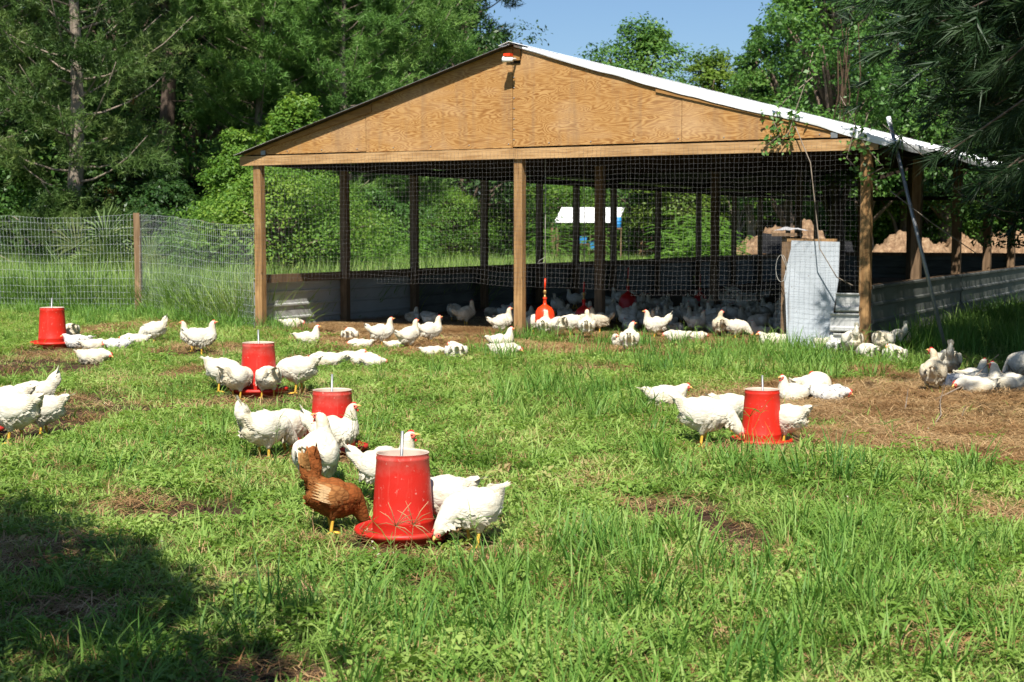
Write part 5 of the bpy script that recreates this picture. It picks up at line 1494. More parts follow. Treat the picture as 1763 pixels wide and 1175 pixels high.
# ------------------------------------------------------------------ feeders and drinkers
def feeder(px, py, scale, label, mat_, dusty=True, yaw=0.0):
    p = on_ground(px, py); z = gz(p.x, p.y)
    root = empty('poultry_feeder', (p.x, p.y, z), yaw, label, 'feeder', 'red tube feeders on the lawn')
    root.scale = (scale,) * 3
    FEED_PTS.append((p.x, p.y, 0.215 * scale))
    mb = MB(); mb.lathe([(0, 0.012), (0.19, 0.010), (0.203, 0.0), (0.209, 0.010), (0.205, 0.026), (0.213, 0.036), (0.226, 0.040), (0.238, 0.047), (0.242, 0.058), (0.237, 0.069), (0.226, 0.073), (0.215, 0.069), (0.209, 0.058), (0.200, 0.040), (0.17, 0.034), (0, 0.034)], 48)
    pan = mb.build('pan', mat_, root)
    prof = [(0.152, 0.050), (0.1515, 0.056), (0.1500, 0.095), (0.1525, 0.102), (0.1522, 0.110), (0.1492, 0.116), (0.143, 0.22), (0.1352, 0.34), (0.1300, 0.405), (0.1322, 0.411), (0.1318, 0.418), (0.1292, 0.424), (0.129, 0.432), (0.131, 0.440), (0.1265, 0.441), (0.1265, 0.43), (0.133, 0.30), (0.147, 0.06), (0.1475, 0.050), (0.152, 0.050)]
    mb = MB(); mb.lathe(prof[:14], 48, 0); mb.lathe(prof[13:], 48, 1)
    tube = mb.build('tube', [mat_, M['feed_dust']], root)
    mb = MB(); mb.tube([(-0.012, 0, 0.035), (-0.010, 0, 0.30), (0.0, 0, 0.545)], 0.0075, 10); mb.build('hanger_rod', M['galv'], root)
    mb = MB(); mb.tube([(-0.1285, 0, 0.405), (0.1285, 0.0, 0.405)], 0.0035, 6); mb.build('cross_wire', M['galv'], tube)
    mb = MB(); mb.lathe([(0, 0.36), (0.07, 0.355), (0.1295, 0.345)], 32); mb.build('feed', M['feed'], tube)
    mb = MB()
    for k in range(60):
        a = random.uniform(0, 6.28); r = random.uniform(0.155, 0.195); mb.ball((r * math.cos(a), r * math.sin(a), 0.043), (0.006, 0.004, 0.004), 5, 3)
    tag(mb.build('spilled_feed', M['feed'], pan), kind='stuff')
    return root
feeder(694, 931, 0.985, 'dusty red feeder nearest the camera, with grass stalks before it', M['red'], yaw=0.3)
feeder(573, 777, 1.02, 'dusty faded red feeder behind the hen standing tall', M['red'], yaw=1.1)
feeder(446, 678, 1.13, 'tall red feeder ringed by four feeding chickens', M['red'], yaw=2.0)
feeder(91, 597, 1.2, 'clean bright red feeder in front of the wire fence', M['red_clean'], yaw=0.7)
feeder(1311, 764, 0.94, 'red feeder standing alone at the right beside the straw', M['red_clean'], yaw=2.6)
feeder(-50, 752, 0.98, 'red feeder cut off by the left edge, only its pan showing', M['red'], yaw=0.2)

def drinker(px, py_bottom, Yoff_t, label, mat_, scale=1.0, px_hang=None):
    # hangs inside the shed at depth Yoff_t behind the front
    s = s_front(px, Yoff_t, py_bottom); p = shed_pt(s, Yoff_t); zb = at(px, py_bottom, p.y).z
    root = empty('bell_drinker', (p.x, p.y, zb), 0, label, 'drinker', 'hanging bell drinkers')
    k = scale
    mb = MB(); mb.lathe([(0.128, 0.0), (0.136, 0.004), (0.139, 0.02), (0.134, 0.03), (0.138, 0.07), (0.136, 0.12), (0.124, 0.17), (0.098, 0.212), (0.045, 0.245), (0.024, 0.262), (0.022, 0.33), (0.030, 0.335), (0.030, 0.352), (0.0, 0.355)], 32)
    o = mb.build('bell', mat_, root); o.scale = (k,) * 3
    mb = MB(); mb.lathe([(0.0, 0.352), (0.020, 0.353), (0.020, 0.375), (0.012, 0.38), (0.012, 0.41), (0.022, 0.415), (0.022, 0.455), (0.009, 0.46), (0, 0.46)], 14); o = mb.build('valve', M['brass'], root); o.scale = (k,) * 3
    mb = MB(); mb.tube([(0, 0, 0.455 * k), (0.004, 0, 0.62 * k)], 0.012, 8); mb.build('neck', mat_, root)
    top = 2.52 + 0.2 - zb
    mb = MB(); mb.tube([(0.004, 0, 0.61 * k), (0.006, 0.004, (0.6 + top) / 2), (0, 0, top)], 0.006, 6)
    mb.build('hanging_cord', M['cord'], root)
    mb = MB(); mb.tube([(0.0, 0, 0.92 * k), (-0.09, 0, 0.86 * k), (-0.10, 0, 0.83 * k), (0.0, 0, 0.84 * k)], 0.003, 5); mb.build('adjuster', M['cord'], root)
M['brass'] = simple('brass_fitting', (0.42, 0.26, 0.08), 0.4, 0.5, 0.6)
drinker(938, 556, 0.42, 'bright orange red bell drinker hanging in the sun by the centre post', M['orange_red'])
drinker(1005, 556, 2.2, 'red bell drinker hanging in shade behind the sunlit drinker', M['red_shade'])
drinker(1081, 533, 5.2, 'dark red bell drinker hanging over the crowd right of the middle post', M['red_shade'], 1.15)
drinker(1205, 528, 8.5, 'dull red bell drinker deep in the shed at the right', M['red_shade'])

# ------------------------------------------------------------------ chickens
def feather_mat(name, base, warm, speck=None, rough=0.85, edge=0.12):
    t = NT(name); v = t.map((1, 1, 1)); n = t.noise(v, 7.0, 4, 0.6); f = t.noise(t.map((26, 60, 40)), 1.0, 3, 0.6)
    c = t.mix(t.ramp(n, [(0.42, 0.0), (0.72, 0.8)]), base, warm)
    c = t.mix(t.ramp(f, [(0.38, 0.30), (0.6, 0.0)]), c, [q * 0.82 for q in warm])
    tc = t.add('ShaderNodeTexCoord'); sep = t.add('ShaderNodeSeparateXYZ'); t.l(tc.outputs['Object'], sep.inputs[0])
    mud = t.math('ADD', t.math('MULTIPLY', t.math('SUBTRACT', 0.125, sep.outputs['Z']), 9.0), t.math('MULTIPLY', t.math('SUBTRACT', t.noise(v, 16.0, 4, 0.65), 0.5), 2.2))
    c = t.mix(t.ramp(mud, [(0.15, 0.0), (0.9, 0.6)]), c, [q * 0.55 for q in warm])
    vo = t.add('ShaderNodeTexVoronoi', feature='DISTANCE_TO_EDGE'); vo.inputs['Scale'].default_value = 34.0; vo.inputs['Randomness'].default_value = 0.8
    t.l(t.map((0.62, 1, 1.25)), vo.inputs['Vector'])
    vd = vo.outputs['Distance']
    c = t.mix(t.ramp(vd, [(0.0, edge), (0.16, 0.0)]), c, [q * 0.35 for q in warm])
    f = t.math('ADD', f, t.math('MULTIPLY', t.math('MINIMUM', vd, 0.2), 1.1))
    if speck is not None:
        k = t.noise(v, 34.0, 2, 0.5)
        c = t.mix(t.ramp(k, [(0.58, 0.0), (0.63, 0.85)]), c, speck)
    p = t.principled(c, rough, 0.12, 0, f, 0.42, 0.010)
    tr = t.add('ShaderNodeBsdfTranslucent'); t.l(c, tr.inputs['Color'])
    mx = t.add('ShaderNodeMixShader'); mx.inputs['Fac'].default_value = 0.14; t.l(p.outputs[0], mx.inputs[1]); t.l(tr.outputs[0], mx.inputs[2])
    return t.done(mx)
M['white_f'] = feather_mat('white_plumage', (0.72, 0.685, 0.58), (0.60, 0.50, 0.31))
M['white_wing'] = feather_mat('white_wing_plumage', (0.74, 0.705, 0.60), (0.64, 0.54, 0.35))
M['speck_f'] = feather_mat('speckled_plumage', (0.72, 0.71, 0.68), (0.62, 0.56, 0.46), (0.09, 0.09, 0.10))
M['buff_f'] = feather_mat('soiled_dimmed_plumage', (0.62, 0.56, 0.44), (0.46, 0.36, 0.20))
M['brown_f'] = feather_mat('russet_plumage', (0.23, 0.064, 0.016), (0.34, 0.125, 0.034), edge=0.65)
M['brown_wing'] = feather_mat('tan_wing_plumage', (0.36, 0.165, 0.055), (0.26, 0.09, 0.026), edge=0.6)
M['brown_tail'] = feather_mat('golden_tail_plumage', (0.52, 0.29, 0.11), (0.40, 0.19, 0.06))
M['shank'] = simple('yellow_shank', (0.62, 0.36, 0.045), 0.55, 0.3, 0, 40, 0.2)
M['comb'] = simple('red_comb', (0.58, 0.035, 0.025), 0.55, 0.3, 0, 60, 0.2)
M['face'] = simple('red_face_skin', (0.60, 0.13, 0.09), 0.65, 0.25, 0, 50, 0.25)
M['beak'] = simple('horn_yellow_beak', (0.60, 0.38, 0.11), 0.45, 0.35)
M['eye'] = simple('dark_eye', (0.02, 0.012, 0.008), 0.15, 0.5)

TORSO = [(-0.150, 0.236, .030, .034), (-0.125, 0.226, .058, .058), (-0.080, 0.205, .083, .082), (-0.030, 0.197, .094, .091), (0.020, 0.195, .095, .094), (0.065, 0.203, .082, .085)]
TAILS = {'low': [(-0.235, 0.262, .006, .012), (-0.205, 0.256, .018, .030), (-0.175, 0.247, .024, .036)],
         'mid': [(-0.228, 0.318, .006, .014), (-0.207, 0.296, .016, .032), (-0.180, 0.268, .024, .038)],
         'up': [(-0.232, 0.350, .005, .010), (-0.222, 0.328, .014, .026), (-0.205, 0.300, .024, .044), (-0.180, 0.268, .034, .052)],
         'fan': [(-0.232, 0.420, .008, .016), (-0.228, 0.375, .020, .045), (-0.212, 0.320, .026, .062), (-0.182, 0.270, .034, .058)]}
# necks: (x, y, z, half width, half height), breast to head; then the last two are head and brow
NECKS = {
 'high': [(.100, 0, .232, .062, .066), (.116, 0, .278, .041, .043), (.120, 0, .322, .031, .033), (.126, 0, .356, .028, .029), (.143, 0, .374, .026, .027), (.163, 0, .369, .015, .016)],
 'tall': [(.094, 0, .240, .060, .064), (.106, 0, .292, .040, .042), (.110, 0, .345, .030, .031), (.114, 0, .385, .027, .028), (.130, 0, .404, .025, .026), (.150, 0, .399, .015, .016)],
 'left': [(.094, 0, .240, .060, .064), (.106, 0.004, .290, .040, .042), (.110, 0.008, .340, .030, .031), (.112, 0.016, .378, .027, .028), (.116, 0.036, .396, .025, .026), (.118, 0.056, .391, .015, .016)],
 'right': [(.094, 0, .238, .060, .064), (.106, -.004, .286, .040, .042), (.110, -.008, .332, .030, .031), (.114, -.016, .366, .027, .028), (.124, -.034, .384, .025, .026), (.132, -.052, .379, .015, .016)],
 'peck': [(.112, 0, .178, .064, .066), (.150, 0, .138, .046, .047), (.176, 0, .098, .035, .035), (.190, 0, .070, .029, .029), (.203, 0, .050, .026, .026), (.212, 0, .030, .014, .014)],
 'feed': [(.116, 0, .194, .062, .064), (.158, 0, .166, .044, .045), (.190, 0, .134, .033, .033), (.207, 0, .110, .028, .028), (.222, 0, .092, .025, .025), (.234, 0, .074, .014, .014)],
 'sit': [(.100, 0, .128, .064, .066), (.118, 0, .170, .045, .046), (.124, 0, .206, .034, .034), (.130, 0, .232, .029, .029), (.147, 0, .247, .026, .027), (.166, 0, .242, .015, .016)],
 'sitlow': [(.106, 0, .112, .066, .064), (.134, 0, .138, .048, .047), (.152, 0, .156, .036, .035), (.166, 0, .166, .030, .029), (.184, 0, .170, .026, .026), (.202, 0, .163, .015, .015)],
 'rest': [(.108, 0, .104, .064, .062), (.138, 0, .108, .046, .044), (.160, 0, .110, .035, .035), (.176, 0, .108, .029, .029), (.192, 0, .102, .026, .025), (.208, 0, .090, .014, .014)],
 'tuck': [(.098, 0, .120, .066, .066), (.112, .014, .146, .050, .048), (.106, .038, .164, .038, .036), (.088, .056, .172, .030, .030), (.068, .066, .176, .026, .026), (.050, .070, .170, .014, .015)],
}
def rot_pt(x, z, a, cx=-0.01, cz=0.16):
    c, s = math.cos(a), math.sin(a); return cx + (x - cx) * c + (z - cz) * s, cz - (x - cx) * s + (z - cz) * c

def smooth_rings(rings, sub=4):
    r = np.array(rings, float); out = []
    n = len(r)
    for i in range(n - 1):
        p0 = r[max(i - 1, 0)]; p1 = r[i]; p2 = r[i + 1]; p3 = r[min(i + 2, n - 1)]
        for k in range(sub):
            t = k / sub
            out.append(0.5 * ((2 * p1) + (-p0 + p2) * t + (2 * p0 - 5 * p1 + 4 * p2 - p3) * t * t + (-p0 + 3 * p1 - 3 * p2 + p3) * t ** 3))
    out.append(r[-1]); out = np.array(out); out[:, 3:] = np.maximum(out[:, 3:], 0.004); return out

def loft(mb, rings, n=18, mi=0):
    R = smooth_rings(rings); V = []
    for i in range(len(R)):
        T = Vector(R[min(i + 1, len(R) - 1), :3] - R[max(i - 1, 0), :3]).normalized()
        S = Vector((0, 1, 0)) - T * T.y
        if S.length < 0.2: S = Vector((1, 0, 0)) - T * T.x
        S.normalize(); Up = T.cross(S); Up = Up if Up.z > 0 or abs(Up.z) < 1e-3 else Up
        for k in range(n):
            a = 2 * math.pi * k / n; V.append(Vector(R[i, :3]) + S * (R[i, 3] * math.cos(a)) + Up * (R[i, 4] * math.sin(a)))
    m = len(R)
    Fs = [(i * n + k, (i + 1) * n + k, (i + 1) * n + (k + 1) % n, i * n + (k + 1) % n) for i in range(m - 1) for k in range(n)]
    Fs += [tuple(range(n)), tuple(range(m * n - 1, (m - 1) * n - 1, -1))]
    mb.add(V, Fs, mi, True)

def remeshed(mb, name, voxel):
    o = mb.build('tmp_body', M['white_f'])
    md = o.modifiers.new('r', 'REMESH'); md.mode = 'VOXEL'; md.voxel_size = voxel; md.use_smooth_shade = True
    sm = o.modifiers.new('s', 'SMOOTH'); sm.factor = 0.5; sm.iterations = 5
    dg = bpy.context.evaluated_depsgraph_get()
    me = bpy.data.meshes.new_from_object(o.evaluated_get(dg)); me.name = name
    old = o.data; bpy.data.objects.remove(o); bpy.data.meshes.remove(old)
    return me

POSES = {}
XS = 0.80
def make_pose(key, neck, tail, pitch=0.0, zoff=0.0, squash=1.0, wide=1.0, stance=0.0, sitting=False, seed=0, fine=True):
    rng = np.random.default_rng(seed + 900)
    a = math.radians(pitch)
    def body_pt(x, z):
        x, z = rot_pt(x * XS if x < 0 else x, z, a); return x, 0.1 + (z - 0.1) * squash + zoff
    rings = []
    for x, z, w, h in TAILS[tail] + TORSO:
        x2, z2 = body_pt(x, z); rings.append((x2, 0.0, z2, w * (wide * 1.14 if x > -0.17 else 1), h * squash * (1.13 if x > -0.17 else 1)))
    for k, r in enumerate(NECKS[neck]): rings.append((r[0], r[1], r[2] - (0.02 * min(k, 2) / 2 if not sitting and neck in ('high', 'tall', 'left', 'right') else 0), r[3] * (1.22 if k < 4 else 1.08), r[4] * (1.22 if k < 4 else 1.08)))
    mb = MB(); loft(mb, rings)
    legs = []
    if not sitting:
        for sg in (-1, 1):
            sx = stance * sg
            hx, hz = body_pt(-0.005, 0.165)
            knee = (hx + 0.012 + sx * 0.4, sg * 0.054, 0.088)
            mb.tube([(hx, sg * 0.044, hz + 0.01), ((hx + knee[0]) / 2 + 0.012, sg * 0.056, (hz + 0.088) / 2 + 0.008), knee, (knee[0], sg * 0.054, 0.07)], [0.050, 0.041, 0.020, 0.010], 12)
            legs.append((knee, sx, sg))
    else:
        for sg in (-1, 1): mb.ball((0.01, sg * 0.06, 0.055 + max(0, zoff + 0.1) * .3), (0.075, 0.042, 0.050), 14, 10)
    me = remeshed(mb, 'chicken_body', 0.0085 if fine else 0.012)
    nv = len(me.vertices); co = np.empty(nv * 3, np.float32); no = np.empty(nv * 3, np.float32)
    me.vertices.foreach_get('co', co); me.vertices.foreach_get('normal', no); co = co.reshape(-1, 3); no = no.reshape(-1, 3)
    head = np.array(rings[-2][:3])
    dh = np.linalg.norm(co - head, axis=1)
    amp = 0.0032 * np.clip((dh - 0.05) / 0.08, 0, 1)
    dn = (fbm(co[:, 0] * 48 + co[:, 1] * 22, co[:, 2] * 44 + co[:, 1] * 30, 5 + seed, 3) - 0.5) * 2
    co = co + no * (amp * dn)[:, None]
    me.vertices.foreach_set('co', co.ravel().astype(np.float32))
    # ruffled feather tips lifted a little off the body
    npoly = len(me.polygons)
    cen = np.empty(npoly * 3, np.float32); pn = np.empty(npoly * 3, np.float32)
    me.polygons.foreach_get('center', cen); me.polygons.foreach_get('normal', pn); cen = cen.reshape(-1, 3); pn = pn.reshape(-1, 3)
    fd = np.linalg.norm(cen - head, axis=1)
    cand = np.nonzero((fd > 0.06) & (cen[:, 0] > -0.125) & (cen[:, 2] > 0.135 if not sitting else fd > 0.06))[0]
    if fine and len(cand):
        pick = rng.choice(cand, 520)
        flow = cen[pick] - head; flow = flow - pn[pick] * (flow * pn[pick]).sum(1)[:, None]; flow = unit(flow + np.array([0, 0, -0.12]))
        lat = unit(np.cross(pn[pick], flow)); L = rng.uniform(0.022, 0.046, 520)[:, None]
        back = (cen[pick, 0] < -0.09); L[back] *= 0.8
        w = (0.0075 + 0.004 * rng.uniform(0, 1, 520))[:, None]
        jit = unit(flow + lat * rng.normal(0, .22, (520, 1)))
        b0 = cen[pick] + pn[pick] * 0.0005
        V = np.stack([b0 - lat * w * .5, b0 + lat * w * .5, b0 + jit * L * .6 + lat * w + pn[pick] * L * .05, b0 + jit * L + pn[pick] * L * rng.uniform(.02, .10, (520, 1)), b0 + jit * L * .6 - lat * w + pn[pick] * L * .05], 1).reshape(-1, 3)
        bm = bmesh.new(); bm.from_mesh(me)
        vv = [bm.verts.new(v) for v in V]
        for k in range(520): bm.faces.new(vv[k * 5:k * 5 + 5]).smooth = True
        # long tail blades
        tp = np.array(rings[0][:3]); tb = np.array(rings[3][:3]); td = unit(tp - tb)
        for k in range(9):
            f = (k - 4) / 4.0; l = 0.07 * rng.uniform(.8, 1.15); s0 = tb + (tp - tb) * 0.45
            d = unit(td + np.array([0, 0.16 * f, -0.16 * abs(f)])); up = np.array([0, 1.0, 0]); lat2 = unit(np.cross(d, np.array([0, 0, 1.0])))
            s0 = s0 + np.array([0, 0.012 * f, 0.004])
            q = [s0 - lat2 * .006, s0 + lat2 * .006, s0 + d * l * .7 + lat2 * .010, s0 + d * l, s0 + d * l * .7 - lat2 * .010]
            bm.faces.new([bm.verts.new(x) for x in q]).smooth = True
        bm.to_mesh(me); bm.free()
    me.materials.clear(); me.materials.append(M['white_f'])
    out = {'body': me, 'legs': [], 'wings': []}
    # folded wings
    for sg in (-1, 1):
        mbw = MB(); rr = []
        for x, z, h, th in ((0.072, 0.214, .012, .006), (0.055, 0.213, .040, .014), (0.005, 0.209, .058, .020), (-0.06, 0.212, .055, .020), (-0.115, 0.222, .040, .015), (-0.158, 0.232, .022, .009), (-0.182, 0.236, .008, .004)):
            x2, z2 = body_pt(x, z); bulge = 1.12 * (0.086 * wide if -0.1 < x < 0.05 else (0.072 * wide if x >= 0.05 else (0.066 if x > -0.13 else 0.046)))
            rr.append((x2, sg * bulge, z2, th, h * squash))
        loft(mbw, rr, 12)
        for k in range(7):
            x2, z2 = body_pt(-0.085 - 0.012 * k, 0.196 + 0.011 * k); l = 0.075 - 0.004 * k; y = sg * (0.082 * wide - 0.004 * k)
            e = (x2 - l * .92, y - sg * 0.022, z2 + l * 0.16); m_ = ((x2 + e[0]) / 2, y + sg * .004, (z2 + e[2]) / 2)
            mbw.add([(x2, y, z2 + .008), (x2, y, z2 - .008), (m_[0], m_[1], m_[2] - .013), e, (m_[0], m_[1], m_[2] + .011)], [(0, 1, 2, 3, 4)], 0, True)
        out['wings'].append(mbw.mesh('wing', M['white_wing']))
    for knee, sx, sg in legs:
        ml = MB(); fx = knee[0] + 0.006 + sx * 0.6; fy = knee[1]
        ml.tube([(knee[0], fy, 0.088), (knee[0] + 0.002, fy, 0.072), (fx - .004, fy, 0.022), (fx, fy, 0.010)], [0.0105, 0.0088, 0.0082, 0.0105], 9)
        for an, l in ((-0.55, 0.046), (0.0, 0.056), (0.55, 0.046), (math.pi, 0.026)):
            ca, sa = math.cos(an), math.sin(an)
            ml.tube([(fx, fy, 0.010), (fx + ca * l * .55, fy + sa * l * .55, 0.0085), (fx + ca * l, fy + sa * l, 0.004)], [0.0075, 0.006, 0.0022], 7)
        out['legs'].append(ml.mesh('leg', M['shank']))
    # head furniture, in a frame on the head
    h0 = Vector(rings[-3][:3]); h1 = Vector(rings[-2][:3]); h2 = Vector(rings[-1][:3])
    fw = (h2 - h0).normalized(); sd = Vector((0, 0, 1)).cross(fw)
    if sd.length < 0.3: sd = Vector((0, 1, 0))
    sd.normalize(); up = fw.cross(sd)
    Mx = Matrix((fw, sd, up)).transposed()
    def loc(f, s, u): return tuple(h1 + Mx @ Vector((f, s, u)))
    def ball(mbx, c, r, nu=10, nv=7):
        b = len(mbx.v); t_ = MB(); t_.ball((0, 0, 0), r, nu, nv); mbx.add([loc(c[0] + x, c[1] + y, c[2] + z) for x, y, z in t_.v], t_.f, 0, True)
    mc = MB()
    for f, u, r in ((-.010, .024, .0045), (-.001, .027, .006), (.009, .026, .0055), (.017, .022, .0045)): ball(mc, (f, 0, u), (r, .0045, r * 1.25))
    out['comb'] = mc.mesh('comb', M['comb'])
    mf = MB()
    for s in (-1, 1): ball(mf, (.008, s * .0185, .000), (.017, .0085, .015), 12, 8)
    out['face'] = mf.mesh('face_skin', M['face'])
    mw = MB()
    for s in (-1, 1): ball(mw, (.014, s * .008, -.026), (.0055, .004, .009))
    out['wattle'] = mw.mesh('wattle', M['comb'])
    mk = MB(); t_ = [loc(.018, 0, .001), loc(.032, 0, -.001), loc(.047, 0, -.009)]; mk.tube(t_, [.0105, .0075, .0015], 8)
    out['beak'] = mk.mesh('beak', M['beak'])
    out['eyes'] = []
    for s in (-1, 1):
        me_ = MB(); ball(me_, (.009, s * .0265, .005), (.0048, .003, .0048), 8, 6); out['eyes'].append(me_.mesh('eye', M['eye']))
    POSES[key] = out

make_pose('stand', 'high', 'mid', -6, 0, seed=1)
make_pose('alert', 'tall', 'mid', -16, 0.006, seed=2, stance=0.018)
make_pose('walk', 'high', 'up', -2, 0, seed=3, stance=0.030)
make_pose('look_left', 'left', 'mid', -18, 0.004, seed=4)
make_pose('look_right', 'right', 'mid', -14, 0.004, seed=5)
make_pose('peck', 'peck', 'mid', 16, 0, seed=6, stance=0.012)
make_pose('feed', 'feed', 'low', 8, 0, seed=7, stance=0.012)
make_pose('feed_up', 'feed', 'up', 8, 0, seed=8)
make_pose('peck_fan', 'peck', 'fan', 23, 0, seed=9, stance=0.015)
make_pose('sit', 'sit', 'low', 0, -0.090, 0.92, 1.12, sitting=True, seed=10)
make_pose('sit_low', 'sitlow', 'low', 0, -0.096, 0.90, 1.14, sitting=True, seed=11)
make_pose('rest', 'rest', 'low', 2, -0.100, 0.84, 1.18, sitting=True, seed=12)
make_pose('tuck', 'tuck', 'low', 0, -0.092, 0.92, 1.12, sitting=True, seed=13)
SIT = {'sit', 'sit_low', 'rest', 'tuck'}

def variant(me, mats, cache={}):
    k = (me.name, tuple(m.name for m in mats))
    if k not in cache:
        c = me.copy(); c.materials.clear()
        for m in mats: c.materials.append(m)
        cache[k] = c
    return cache[k]

def bird(p, heading, pose, scale, label, group, colour='white', full=True, name='chicken'):
    q = POSES[pose]
    root = empty(name, p, math.radians(heading), label, 'chicken', group)
    root.scale = (scale,) * 3
    bm_, wm = {'white': (M['white_f'], M['white_wing']), 'buff': (M['buff_f'], M['buff_f']), 'speck': (M['speck_f'], M['speck_f']), 'brown': (M['brown_f'], M['brown_wing'])}[colour]
    link('body', q['body'] if colour == 'white' else variant(q['body'], [bm_]), root)
    for w in q['wings']: link('wing', w if colour == 'white' else variant(w, [wm]), root)
    for l in q['legs']: link('leg', l, root)
    link('comb', q['comb'], root); link('beak', q['beak'], root)
    face = link('face_skin', q['face'], root)
    if full:
        link('wattle', q['wattle'], face)
        for e in q['eyes']: link('eye', e, face)
    return root

G1 = 'white chickens around the red feeders'; G2 = 'white chickens resting in the grass before the shed'; G3 = 'white chickens at the sunny edge of the bedding'; G4 = 'chickens in the tree shade at the right'
